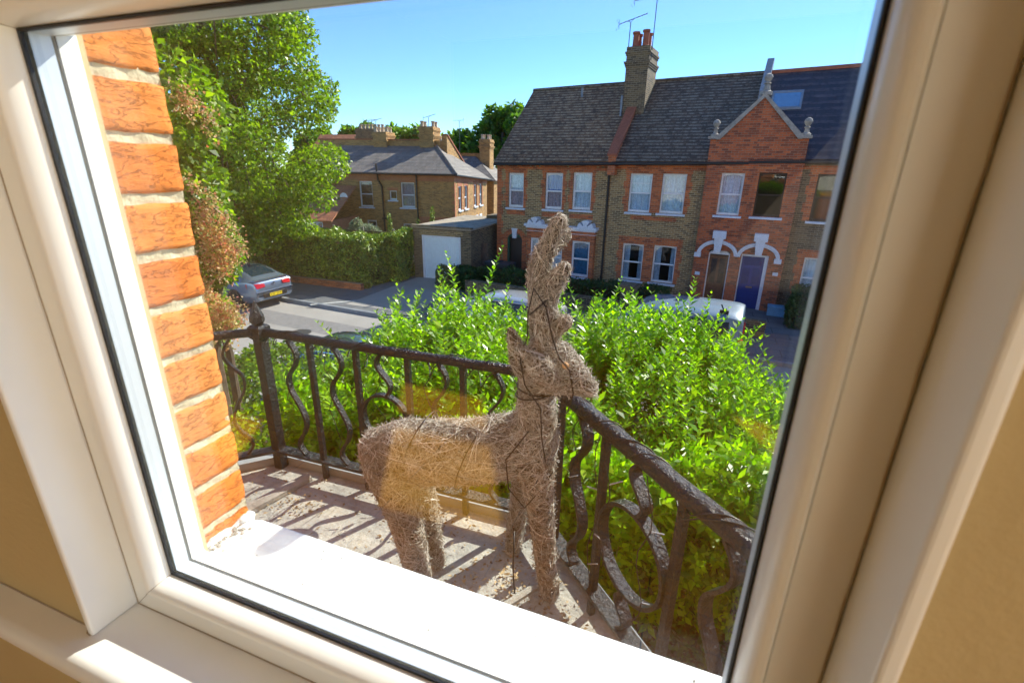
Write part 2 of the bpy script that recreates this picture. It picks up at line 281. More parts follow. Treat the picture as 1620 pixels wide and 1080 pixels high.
# ------------------------------------------------------------ frames, things, mesh builder
class Frame:
    def __init__(s, o=(0, 0, 0), rot=0.0): s.o = Vector(o); s.rot = rot; s.m = Matrix.Translation(s.o) @ Matrix.Rotation(rot, 4, 'Z')
W = Frame()
ORG = {}
def thing(name, label, cat, loc=(0, 0, 0), frame=W, group=None, kind=None):
    o = bpy.data.objects.new(name, None); C.objects.link(o)
    o.empty_display_size = 0.2
    o.location = frame.m @ Vector(loc); o.rotation_euler = (0, 0, frame.rot)
    o['label'] = label; o['category'] = cat
    if group: o['group'] = group
    if kind: o['kind'] = kind
    ORG[o.name] = (Vector(loc), frame)
    return o
class MB:
    def __init__(s): s.v = []; s.f = []; s.mi = []; s.cur = 0
    def add(s, vs, fs):
        n = len(s.v); s.v += [tuple(p) for p in vs]; s.f += [tuple(i+n for i in f) for f in fs]; s.mi += [s.cur]*len(fs); return s
    def box(s, x0, x1, y0, y1, z0, z1):
        return s.add([(x0,y0,z0),(x1,y0,z0),(x1,y1,z0),(x0,y1,z0),(x0,y0,z1),(x1,y0,z1),(x1,y1,z1),(x0,y1,z1)],
                     [(3,2,1,0),(4,5,6,7),(0,1,5,4),(1,2,6,5),(2,3,7,6),(3,0,4,7)])
    def hexa(s, p): return s.add(p, [(3,2,1,0),(4,5,6,7),(0,1,5,4),(1,2,6,5),(2,3,7,6),(3,0,4,7)])
    def quad(s, a, b, c, d): return s.add([a, b, c, d], [(0,1,2,3)])
    def prism_xz(s, poly, y0, y1):
        n = len(poly)
        return s.add([(x, y0, z) for x, z in poly]+[(x, y1, z) for x, z in poly],
                     [tuple(range(n)), tuple(range(2*n-1, n-1, -1))]+[(i, n+i, n+(i+1)%n, (i+1)%n) for i in range(n)])
    def prism_xy(s, poly, z0, z1):
        n = len(poly)
        return s.add([(x, y, z0) for x, y in poly]+[(x, y, z1) for x, y in poly],
                     [tuple(range(n-1, -1, -1)), tuple(range(n, 2*n))]+[(i, (i+1)%n, n+(i+1)%n, n+i) for i in range(n)])
    def prism_yz(s, poly, x0, x1):
        n = len(poly)
        return s.add([(x0, y, z) for y, z in poly]+[(x1, y, z) for y, z in poly],
                     [tuple(range(n-1, -1, -1)), tuple(range(n, 2*n))]+[(i, (i+1)%n, n+(i+1)%n, n+i) for i in range(n)])
    def tube(s, path, r, n=8, cap=True, flat=1.0, up=None):
        P = [Vector(p) for p in path]; k = len(P)
        rs = r if isinstance(r, (list, tuple)) else [r]*k
        base = len(s.v); prev = None
        for i in range(k):
            t = (P[min(i+1, k-1)]-P[max(i-1, 0)]).normalized()
            if up is not None: a = t.cross(Vector(up))
            else:
                a = prev - t*prev.dot(t) if prev is not None else t.cross(Vector((0, 0, 1)) if abs(t.z) < 0.9 else Vector((1, 0, 0)))
            if a.length < 1e-6: a = Vector((1, 0, 0))
            a.normalize(); prev = a; b = t.cross(a).normalized()
            for j in range(n):
                q = 2*PI*(j+0.5)/n
                s.v.append(tuple(P[i]+a*math.cos(q)*rs[i]+b*math.sin(q)*rs[i]*flat))
        for i in range(k-1):
            for j in range(n):
                s.f.append((base+i*n+j, base+i*n+(j+1)%n, base+(i+1)*n+(j+1)%n, base+(i+1)*n+j)); s.mi.append(s.cur)
        if cap:
            s.f.append(tuple(base+j for j in range(n-1, -1, -1))); s.mi.append(s.cur)
            s.f.append(tuple(base+(k-1)*n+j for j in range(n))); s.mi.append(s.cur)
        return s
    def ribbon(s, path, w, t, side):
        """flat bar: width w along 'side', thickness t"""
        P = [Vector(p) for p in path]; sd_ = Vector(side).normalized(); k = len(P); base = len(s.v)
        for i in range(k):
            tg = (P[min(i+1, k-1)]-P[max(i-1, 0)]).normalized(); nn = tg.cross(sd_).normalized()
            for a, b in ((-1, -1), (1, -1), (1, 1), (-1, 1)): s.v.append(tuple(P[i]+sd_*a*w/2+nn*b*t/2))
        for i in range(k-1):
            for j in range(4):
                s.f.append((base+i*4+j, base+i*4+(j+1)%4, base+i*4+4+(j+1)%4, base+i*4+4+j)); s.mi.append(s.cur)
        s.f += [(base+3, base+2, base+1, base), tuple(base+(k-1)*4+j for j in range(4))]; s.mi += [s.cur]*2
        return s
    def lathe(s, c, prof, n=16, axis='z'):
        base = len(s.v); c = Vector(c)
        for r, h in prof:
            for j in range(n):
                q = 2*PI*j/n; a, b = r*math.cos(q), r*math.sin(q)
                p = {'z': (a, b, h), 'y': (a, h, b), 'x': (h, a, b)}[axis]
                s.v.append(tuple(c+Vector(p)))
        k = len(prof)
        for i in range(k-1):
            for j in range(n):
                s.f.append((base+i*n+j, base+i*n+(j+1)%n, base+(i+1)*n+(j+1)%n, base+(i+1)*n+j)); s.mi.append(s.cur)
        s.f += [tuple(base+j for j in range(n-1, -1, -1)), tuple(base+(k-1)*n+j for j in range(n))]; s.mi += [s.cur]*2
        return s
    def build(s, name, mat, parent=None, smooth=False, bevel=0, label=None, cat=None, kind=None, group=None, loc=None, frame=W, seg=2):
        me = bpy.data.meshes.new(name)
        if parent is not None:
            p = parent
            while p.name not in ORG: p = p.parent
            org, frame = ORG[p.name]
        else: org = Vector(loc) if loc is not None else Vector((0, 0, 0))
        me.from_pydata([(x-org.x, y-org.y, z-org.z) for x, y, z in s.v], [], s.f)
        bm = bmesh.new(); bm.from_mesh(me); bmesh.ops.recalc_face_normals(bm, faces=bm.faces); bm.to_mesh(me); bm.free()
        mats = mat if isinstance(mat, (list, tuple)) else [mat]
        for q in mats: me.materials.append(q)
        if len(mats) > 1:
            for pl, i in zip(me.polygons, s.mi): pl.material_index = i
        if smooth:
            me.polygons.foreach_set('use_smooth', [True]*len(me.polygons))
            if smooth != 2:
                bm = bmesh.new(); bm.from_mesh(me)
                for e in bm.edges:
                    if len(e.link_faces) == 2 and e.calc_face_angle(0) > 0.7: e.smooth = False
                bm.to_mesh(me); bm.free()
        o = bpy.data.objects.new(name, me); C.objects.link(o)
        if bevel:
            md = o.modifiers.new('bevel', 'BEVEL'); md.width = bevel; md.segments = seg; md.limit_method = 'ANGLE'
        if parent is not None: o.parent = parent
        else:
            o.location = frame.m @ org; o.rotation_euler = (0, 0, frame.rot); ORG[o.name] = (org, frame)
        if label: o['label'] = label
        if cat: o['category'] = cat
        if kind: o['kind'] = kind
        if group: o['group'] = group
        return o
def copy_tree(o, parent=None):
    c = o.copy(); C.objects.link(c)
    if parent is not None: c.parent = parent
    for ch in list(o.children): copy_tree(ch, c)
    return c

def np_mesh(name, V, F4, mat, parent=None, smooth=False, loc=(0, 0, 0), frame=W, mi=None, mats=None):
    """V (n,3), F4 (m,k) arrays, one face size"""
    if parent is not None:
        p = parent
        while p.name not in ORG: p = p.parent
        org, frame = ORG[p.name]
    else: org = Vector(loc)
    V = V-np.array(org)[None, :]
    me = bpy.data.meshes.new(name); k = F4.shape[1]
    me.vertices.add(len(V)); me.vertices.foreach_set('co', V.astype(np.float32).ravel())
    me.loops.add(F4.size); me.loops.foreach_set('vertex_index', F4.astype(np.int32).ravel())
    me.polygons.add(len(F4)); me.polygons.foreach_set('loop_start', np.arange(0, F4.size, k, dtype=np.int32))
    me.update(calc_edges=True); me.validate()
    for q in (mats or [mat]): me.materials.append(q)
    if mi is not None: me.polygons.foreach_set('material_index', mi.astype(np.int32))
    if smooth: me.polygons.foreach_set('use_smooth', np.ones(len(F4), dtype=bool))
    o = bpy.data.objects.new(name, me); C.objects.link(o)
    if parent is not None: o.parent = parent
    else: o.location = frame.m @ org; o.rotation_euler = (0, 0, frame.rot); ORG[o.name] = (org, frame)
    return o
def unit(a): return a/np.maximum(np.linalg.norm(a, axis=1, keepdims=True), 1e-9)
def leaves(P, D, N, ln, wd, fold=0.25):
    """leaf rhombs: base P, direction D, face normal N -> verts, quads (two halves folded on the midrib)"""
    n = len(P); D = unit(D); Sd = unit(np.cross(D, N)); N2 = unit(np.cross(Sd, D))
    ln = np.broadcast_to(ln, (n,))[:, None]; wd = np.broadcast_to(wd, (n,))[:, None]
    a = P; m1 = P+D*ln*0.45-Sd*wd*0.5+N2*wd*fold; m2 = P+D*ln*0.45+Sd*wd*0.5+N2*wd*fold; t = P+D*ln-N2*ln*0.08; mid = P+D*ln*0.5
    V = np.stack([a, m1, t, m2], 1).reshape(-1, 3)
    F = np.arange(n*4).reshape(n, 4)
    return V, F
def blob_points(n, c, r, lo=0.55, squash=1.0):
    d = unit(RNG.normal(size=(n, 3))); rad = lo+(1-lo)*RNG.random((n, 1))**0.5
    return np.array(c)+d*rad*np.array(r), d
def crown(name, parent, blobs, n, size, mat, up=0.4, lo=0.5):
    vol = np.array([b[1][0]*b[1][1]+b[1][1]*b[1][2] for b in blobs]); cnt = (n*vol/vol.sum()).astype(int)+1
    Ps, Ds = [], []
    for (c, r), k in zip(blobs, cnt):
        p, d = blob_points(k, c, r, lo); Ps.append(p); Ds.append(d)
    P = np.concatenate(Ps); d = np.concatenate(Ds)
    k = len(P)
    D = unit(d*0.5+RNG.normal(size=(k, 3))*0.8+np.array([0, 0, -0.15])); N = unit(d*0.6+np.array([0, 0, up])+RNG.normal(size=(k, 3))*0.5)
    s = size*(0.6+0.8*RNG.random(k))
    V, F = leaves(P, D, N, s, s*0.62)
    return np_mesh(name, V, F, mat, parent)

# ------------------------------------------------------------ setting: ground, road, pavements
ground = MB().box(-250, 250, -60, 400, G-0.5, G-0.02); ground.build('ground', M['soil'], kind='structure')
far_kerb = [(-60, 19.2), (-30, 16.2), (-18, 14.75), (-14.4, 14.4), (-10.2, 14.1), (-8.6, 14.5), (-6.5, 15.3), (10, 14.1), (60, 7.8)]
near_kerb = [(60, 1.2), (10, 6.5), (-10, 7.6), (-60, 10.5)]
MB().prism_xy(near_kerb[::-1]+[(60, 1.3)]+far_kerb[::-1], G-0.015, G).build('road', M['asphalt'], kind='structure')
far_back = [(60, 45), (-60, 45)]
MB().prism_xy(far_kerb+far_back, G-0.01, G+0.11).build('far_pavement', M['pavement'], kind='structure')
kb = MB()
for (x0, y0), (x1, y1) in zip(far_kerb[:-1], far_kerb[1:]):
    h = 0.055 if -10.3 < x0 < -8 else 0.125
    kb.add([(x0, y0-0.13, G), (x1, y1-0.13, G), (x1, y1+0.003, G), (x0, y0+0.003, G), (x0, y0-0.13, G+h), (x1, y1-0.13, G+h), (x1, y1+0.003, G+h+.003), (x0, y0+0.003, G+h+.003)], [(4,5,6,7),(0,1,5,4),(0,4,7,3),(1,2,6,5)])
kb.build('far_kerb', M['kerb'], kind='structure')
MB().prism_xy([(60, 1.2), (10, 6.5), (-10, 7.6), (-60, 10.5), (-60, 8.2), (-10, 5.4), (10, 4.4), (60, -1)], G-0.01, G+0.11).build('near_pavement', M['pavement'], kind='structure')
mk = MB()
def strip(x0, y0, x1, y1, wd, z=G+0.004):
    d = Vector((x1-x0, y1-y0, 0)).normalized(); n = Vector((-d.y, d.x, 0))*wd/2
    mk.add([(x0-n.x, y0-n.y, z), (x1-n.x, y1-n.y, z), (x1+n.x, y1+n.y, z), (x0+n.x, y0+n.y, z)], [(0,1,2,3)])
for i in range(14):
    x = -20+i*1.5; strip(x, 9.9-(x+20)*0.055, x+0.6, 9.9-(x+20.6)*0.055, 0.07)
strip(-13.35, 14.0, -11.4, 16.0, 0.10, G+0.1145)
mk.build('road_markings', M['paint_line'], kind='structure')
mb = MB(); mb.lathe((-11.6, 11.6, G+0.001), [(.33, 0), (.33, .004), (.28, .004), (.28, .006), (.001, .006)], 24); mb.build('manhole_cover', plain('cast_iron', (0.07, 0.07, 0.07), 0.6, 0.4, bmp=.6), loc=(-11.6, 11.6, G), label='round iron manhole cover in the road', cat='manhole cover')
mk = MB(); strip(-19, 12.9, -9.4, 12.2, 1.1, G+0.002); mk.build('road_patch', plain('patched_asphalt', (0.21, 0.20, 0.19), 0.95, var=.15, bmp=.5), kind='structure')
# dusty path slabs in the front gardens opposite
MB().prism_xy([(-12.2, 14.6), (-9.4, 14.6), (-9.4, 20.2), (-12.2, 19.8)], G+0.112, G+0.116).build('driveway', M['asphalt'], kind='structure')

# ------------------------------------------------------------ our own room and window
X0, X1, Z0, Z1 = -0.632, 0.115, -0.556, 0.152   # inner edges of the lower light
def interior():
    FZ = -1.5
    MB().box(-2.6, 4.6, -4.6, 0.52, FZ-0.2, FZ).build('floor', M['oak'], kind='structure')
    MB().box(-2.6, 1.5, -4.6, 0.52, 1.15, 1.3).box(1.5, 4.6, -0.6, 0.52, 1.15, 1.3).box(1.5, 4.6, -4.6, -4.3, 1.15, 1.3).box(4.4, 4.6, -4.3, -0.6, 1.15, 1.3).build('ceiling', M['ceiling'], kind='structure')  # unseen rooflight opening, added to bring sky light onto the frames
    MB().box(-2.75, -2.6, -4.6, 0.52, FZ-0.2, 1.3).build('left_wall', M['wall_tan'], kind='structure')
    MB().box(4.6, 4.75, -0.3, 0.52, FZ-0.2, 1.3).box(4.6, 4.75, -4.6, -4.4, FZ-0.2, 1.3).box(4.6, 4.75, -4.4, -0.3, 1.1, 1.3).build('right_wall', M['wall_cream'], kind='structure')  # side left open to let more daylight into the room
    bw = MB().box(-2.6, 1.45, -4.6, -4.45, FZ, 1.15); bw.box(4.45, 4.6, -4.6, -4.45, FZ, 1.15); bw.box(1.45, 4.45, -4.6, -4.45, 1.08, 1.15)  # wide unseen opening at the right, added to light the window frames
    bw.build('back_wall', M['veil_cut'], kind='structure')
    # front wall, plastered inside
    fw = MB()
    fw.box(-2.6, -1.78, 0.244, 0.40, -1.5, 1.15); fw.box(-1.38, X0-0.012, 0.244, 0.40, -1.5, 1.15); fw.box(-1.78, -1.38, 0.244, 0.40, -1.5, -0.52); fw.box(-1.78, -1.38, 0.244, 0.40, 0.02, 1.15)
    fw.box(X1+0.012, 1.75, 0.244, 0.40, -1.5, 1.15)
    fw.box(X0-0.012, X1+0.012, 0.244, 0.36, -1.5, Z0-0.034)
    fw.box(X0-0.012, X1+0.012, 0.244, 0.40, 0.62, 1.15)
    fw.box(1.75, 4.4, 0.244, 0.40, 1.0, 1.15)
    fw.box(4.4, 4.6, 0.244, 0.40, -1.5, 1.15)
    fw.build('front_wall', M['wall_tan'], kind='structure')
interior()
def sweep(mb, rect, prof, skip=()):
    """rect (x0,x1,z0,z1); prof [(inset,y)]: mitred frame"""
    x0, x1, z0, z1 = rect; base = len(mb.v)
    for o, y in prof: mb.v += [(x0+o, y, z0+o), (x1-o, y, z0+o), (x1-o, y, z1-o), (x0+o, y, z1-o)]
    for i in range(len(prof)-1):
        for j in range(4):
            mb.f.append((base+i*4+j, base+i*4+(j+1)%4, base+i*4+4+(j+1)%4, base+i*4+4+j)); mb.mi.append(mb.cur)
win = thing('window', 'white plastic double glazed window seen from inside the room', 'window', (-0.26, 0.30, Z0))
def arc(o0, y0, o1, y1, n, bulge):
    pts = []
    for i in range(n+1):
        t = i/n; q = t*PI/2
        pts.append((o0+(o1-o0)*math.sin(q), y1+(y0-y1)*math.cos(q)))
    return pts
def light(rect, part):
    mb = MB()
    sweep(mb, rect, [(0.0, 0.372), (0.0, 0.29), (0.0305, 0.29), (0.0312, 0.2925), (0.0322, 0.2925)])
    sweep(mb, rect, [(0.044, 0.341), (0.044, 0.352), (0.040, 0.362), (0.034, 0.366), (0.0, 0.372)])
    fr = mb.build(part, M['upvc'], win, smooth=True)
    mb = MB(); sweep(mb, rect, [(0.0322, 0.2925), (0.0326, 0.2862), (0.0345, 0.2850)]+arc(0.0345, 0.2850, 0.0462, 0.3115, 7, 0)+[(0.0462, 0.316)])
    mb.build('glazing_bead', M['upvc'], fr, smooth=True)
    mb = MB(); sweep(mb, rect, [(0.0462, 0.3112), (0.0478, 0.3100), (0.0490, 0.3112), (0.0490, 0.3145)])
    sweep(mb, rect, [(0.044, 0.341), (0.0465, 0.3405), (0.0465, 0.3385)])
    mb.build('gasket', M['gasket'], fr, smooth=True)
    mb = MB(); sweep(mb, rect, [(0.0475, 0.3182), (0.0475, 0.3358)])
    mb.build('spacer_bar', M['spacer'], fr)
    x0, x1, z0, z1 = rect
    MB().box(x0+0.042, x1-0.042, 0.3145, 0.3180, z0+0.042, z1-0.042).build('glass_pane', M['pane'], fr)
    MB().box(x0+0.042, x1-0.042, 0.3360, 0.3395, z0+0.042, z1-0.042).build('glass_pane', M['pane'], fr)
light((X0, X1, Z0, Z1), 'lower_frame')
light((X0, X1, Z1+0.001, 0.60), 'upper_frame')
pr_ = [(0.0, 0.2898), (0.0305, 0.2898), (0.0322, 0.2922), (0.0326, 0.2860), (0.0345, 0.2848)]+arc(0.0345, 0.2848, 0.0462, 0.3113, 7, 0)
mb = MB()
for cx_, cz_, sx_, sz_ in ((X0, Z0, 1, 1), (X1, Z0, -1, 1), (X0, Z1, 1, -1), (X1, Z1, -1, -1)): mb.tube([(cx_+sx_*o, y, cz_+sz_*o) for o, y in pr_], 0.00035, 4)
mb.build('mitre_joints', plain('joint_dirt', (0.25, 0.20, 0.14), 0.9), win)
mb = MB()
for x in (X0+0.0004, X1-0.0004): mb.tube([(x+random.uniform(-.0004, .0004), 0.2895, Z0+i*0.02) for i in range(55)], 0.0007, 5)
mb.tube([(X0+i*0.02, 0.2895, Z0+0.0003+random.uniform(-.0003, .0003)) for i in range(int((X1-X0)/0.02)+1)], 0.0008, 5)
mb.tube([(X0-0.006-i*0.008, 0.2365+random.uniform(-.001, .001) if i < 2 else 0.2435, Z0+random.uniform(0, .0006)) for i in range(30)], 0.0012, 5)
mb.build('joint_sealant', plain('joint_filler', (0.42, 0.35, 0.26), 0.9), win)
bd = MB().box(X0-0.0115, X0-0.001, 0.236, 0.372, Z0, 0.60); bd.build('reveal_board', M['wood_white'], win, bevel=0.003, seg=3)
bd = MB().box(X1+0.001, X1+0.0115, 0.236, 0.372, Z0, 0.60); bd.build('reveal_board', M['wood_white'], win, bevel=0.003, seg=3)
MB().box(X0, X1, 0.236, 0.372, 0.60, 0.612).build('head_board', M['wood_white'], win)
sl = MB(); sl.prism_yz([(0.372, Z0-0.032), (0.372, Z0-0.0005), (0.215, Z0-0.0005), (0.207, Z0-0.003), (0.202, Z0-0.010), (0.202, Z0-0.022), (0.207, Z0-0.030), (0.215, Z0-0.032)], -0.98, 0.40)
sl.build('window_board', M['wood_white'], smooth=True, loc=(-0.3, 0.25, Z0-0.032), label='glossy white inner window board catching a patch of sun', cat='window sill')
# unseen door, added right of the window to bring sun onto the oak floor
dr = thing('sun_door', 'unseen glazed white door added right of the window to let sun in', 'door', (3.05, 0.3, -1.5))
db = MB()
for x in (1.75, 3.05, 4.34): db.box(x, x+0.06, 0.29, 0.36, -1.5, 1.0)
db.box(1.81, 3.05, 0.292, 0.358, 0.94, 1.0); db.box(3.11, 4.34, 0.292, 0.358, 0.94, 1.0)
db.build('frame', M['upvc'], dr); MB().box(1.81, 4.34, 0.32, 0.324, -1.5, 0.94).build('glass_pane', M['pane'], dr)

# unseen cream house, added behind ours to bounce sun in through the rear opening
rh = thing('bounce_house', 'unseen cream rendered house added behind the room to bounce sunlight in', 'house', (8, -12, G))
mb = MB()
mb.box(-14, 34, -13, -12, G, 6.5); mb.build('wall', plain('cream_render', (0.88, 0.80, 0.62), 0.9), rh)
MB().prism_yz([(-12.0, 6.5), (-11.6, 6.5), (-14, 8.6), (-17, 6.5)], -14.3, 34.3).build('roof', plain('rear_tiles', (0.2, 0.09, 0.06)), rh)
MB().box(-14, 34, -11.96, -5.5, G-0.01, G+0.03).build('bounce_paving', plain('sandstone', (0.55, 0.45, 0.30), 0.9), kind='structure')  # unseen pale paving, added to bounce light up into the room
lw_ = thing('side_light', 'small white window further left in the front wall, outside the picture', 'window', (-1.58, 0.32, -0.52))
mb = MB(); sweep(mb, (-1.78, -1.38, -0.52, 0.02), [(0, 0.36), (0, 0.30), (0.02, 0.30), (0.02, 0.36)]); mb.build('frame', M['upvc'], lw_); MB().box(-1.77, -1.39, 0.328, 0.332, -0.51, 0.01).build('glass_pane', M['pane'], lw_)
# outer brick wall of our house
ow = MB()
ow.box(-6, -1.78, 0.40, 0.515, G, 3.0); ow.box(-1.38, -0.80, 0.40, 0.515, G, 3.0); ow.box(-1.78, -1.38, 0.40, 0.515, G, -0.52); ow.box(-1.78, -1.38, 0.40, 0.515, 0.02, 3.0); ow.box(-0.80, 0.55, 0.40, 0.515, G, -0.66); ow.box(-0.80, 0.55, 0.40, 0.515, 0.70, 3.0)
ow.box(0.22, 0.55, 0.40, 0.515, -0.66, 0.70); ow.box(0.55, 1.75, 0.40, 0.515, G, 3.0); ow.box(1.75, 4.4, 0.40, 0.515, 1.0, 3.0); ow.box(1.75, 4.4, 0.40, 0.515, G, -1.5); ow.box(4.4, 7, 0.40, 0.515, G, 3.0)
ow.build('house_front_wall', M['red_bright'], loc=(0, 0.45, G), label='orange brick front wall of the house around the window', cat='wall')
# brick jamb beside the glass, brick by brick
def jamb():
    t = thing('brick_jamb', 'sunlit orange brick jamb with sandy mortar joints left of the glass', 'brick pillar', (-0.75, 0.47, -0.66))
    V = []; F = []
    def rb(x0, x1, y0, y1, z0, z1, amp, seed):
        n = 9; rs = np.random.default_rng(seed)
        # rounded, uneven box from a subdivided cube
        g = np.linspace(-1, 1, n)
        vs = {}; vv = []; ff = []
        def vid(p):
            k = tuple(np.round(p, 4))
            if k not in vs: vs[k] = len(vv); vv.append(p)
            return vs[k]
        for ax in range(3):
            for sgn in (-1, 1):
                for i in range(n-1):
                    for j in range(n-1):
                        q = []
                        for a, b in ((i, j), (i+1, j), (i+1, j+1), (i, j+1)):
                            p = [0, 0, 0]; p[ax] = sgn; p[(ax+1) % 3] = g[a]; p[(ax+2) % 3] = g[b]; q.append(vid(tuple(p)))
                        ff.append(q if sgn > 0 else q[::-1])
        vv = np.array(vv); h = np.array([(x1-x0)/2, (y1-y0)/2, (z1-z0)/2]); c = np.array([(x1+x0)/2, (y1+y0)/2, (z1+z0)/2])
        p = vv*h; rad = 0.006
        inner = np.clip(p, -(h-rad), h-rad); d = p-inner; ln = np.maximum(np.linalg.norm(d, axis=1, keepdims=True), 1e-9)
        p = inner+d/ln*np.minimum(ln, rad)
        ph = rs.random(6)*6; q = p+c
        wob = np.stack([np.sin(q[:, 1]*90+ph[0]+q[:, 2]*60)+np.sin(q[:, 2]*140+ph[1]), np.sin(q[:, 2]*120+ph[2]+q[:, 0]*70), np.sin(q[:, 1]*100+ph[3])+0.5*np.sin(q[:, 1]*230+ph[4])], 1)*amp
        p = p+wob+rs.normal(size=p.shape)*amp*0.25
        return p+c, np.array(ff)
    zj = 0.0995
    k = 0
    z = zj+0.0754*3
    while z > -0.66:
        ztop = z-0.0055-random.uniform(-0.001, 0.001); zbot = z-0.0754+0.0055+random.uniform(-0.001, 0.001)
        dx = random.uniform(-0.0008, 0.0012)
        p, f = rb(-0.80, -0.697+dx, 0.419+random.uniform(-0.002, 0.002), 0.520+random.uniform(-0.002, 0.003), max(zbot, -0.659), ztop, 0.0006, k+3)
        F.append(f+sum(len(q) for q in V)); V.append(p); z -= 0.0754; k += 1
    np_mesh('bricks', np.concatenate(V), np.concatenate(F), M['brick_near'], t, smooth=True)
    # mortar: a bumpy sheet a little behind the brick faces
    gx = []; ny, nz = 16, 260
    ys = np.linspace(0.416, 0.5185, ny); zs = np.linspace(-0.66, 0.32, nz)
    def sheet(fixed, a0):
        pass
    Y, Z = np.meshgrid(ys, zs, indexing='ij')
    X = -0.7010+0.0008*np.sin(Y*180+Z*70)+0.0007*np.sin(Z*310+Y*90)+RNG.normal(size=Y.shape)*0.0006
    P = np.stack([X, Y, Z], -1).reshape(-1, 3)
    idx = np.arange(ny*nz).reshape(ny, nz)
    Fq = np.stack([idx[:-1, :-1], idx[1:, :-1], idx[1:, 1:], idx[:-1, 1:]], -1).reshape(-1, 4)
    X2, Z2 = np.meshgrid(np.linspace(-0.80, -0.7000, 8), zs, indexing='ij')
    P2 = np.stack([X2, np.full_like(X2, 0.5185), Z2], -1).reshape(-1, 3); i2 = np.arange(8*nz).reshape(8, nz)
    F2 = np.stack([i2[:-1, :-1], i2[:-1, 1:], i2[1:, 1:], i2[1:, :-1]], -1).reshape(-1, 4)+len(P)
    np_mesh('mortar', np.concatenate([P, P2]), np.concatenate([Fq, F2]), M['mortar'], t, smooth=True)
    # ragged white sealant bead between frame and brick
    mb = MB(); path = []
    for i in range(120):
        z = -0.60+i*0.0075; path.append((-0.7025+random.uniform(-0.002, 0.002), 0.413+random.uniform(-0.004, 0.004), z))
    mb.tube(path, [0.008+random.uniform(-0.002, 0.004) for _ in path], 7)
    mb.box(-0.72, -0.634, 0.3725, 0.378, -0.60, 0.30); mb.box(-0.72, -0.701, 0.378, 0.414, -0.60, 0.30)
    mb.tube([(-0.697+0.003*random.uniform(-1, 1), 0.40+i*0.008, -0.607+0.003*random.uniform(-1, 1)) for i in range(16)], [0.008+random.uniform(-0.003, 0.005) for _ in range(16)], 7)
    mb.build('sealant', M['sealant'], t, smooth=2)
jamb()
# outer sill: slopes outward, front-left corner rounded
def outer_sill():
    zc = -0.603
    poly = [(-0.80, 0.36), (0.24, 0.36), (0.24, 0.505), (-0.62, 0.515)]
    for i in range(7):
        q = PI/2+i*PI/12; poly.append((-0.655+0.030*math.cos(q), 0.487+0.030*math.sin(q)))
    poly = [(-0.697, 0.36), (0.24, 0.36), (0.24, 0.507)]
    poly += [(-0.66+0.026*math.cos(PI/2+i*PI/14), 0.489+0.026*math.sin(PI/2+i*PI/14)) for i in range(6)]
    poly += [(-0.697, 0.47)]
    mb = MB().prism_xy(poly, zc-0.055, zc)
    mb.build('outer_sill', M['sill_out'], loc=(-0.25, 0.45, zc-0.055), bevel=0.004, seg=3, smooth=True, label='thick white painted sill outside the glass in full sun', cat='window sill')
    # bits of grit on it
    mb = MB()
    for _ in range(34):
        x, y = random.uniform(-0.66, 0.15), random.uniform(0.385, 0.50); s = random.uniform(0.0006, 0.0022)
        mb.box(x, x+s*1.4, y, y+s, zc+0.0002, zc+s*0.8)
    for _ in range(50):
        x, y = -0.69+abs(random.gauss(0, 0.012)), random.uniform(0.40, 0.49); s = random.uniform(0.001, 0.005)
        mb.box(x, x+s*1.4, y, y+s, zc+0.0002, zc+s*0.6)
    mb.build('sill_grit', M['stone'], loc=(-0.25, 0.45, zc), label='specks of grit scattered on the white outer sill', cat='grit', kind='stuff')
outer_sill()

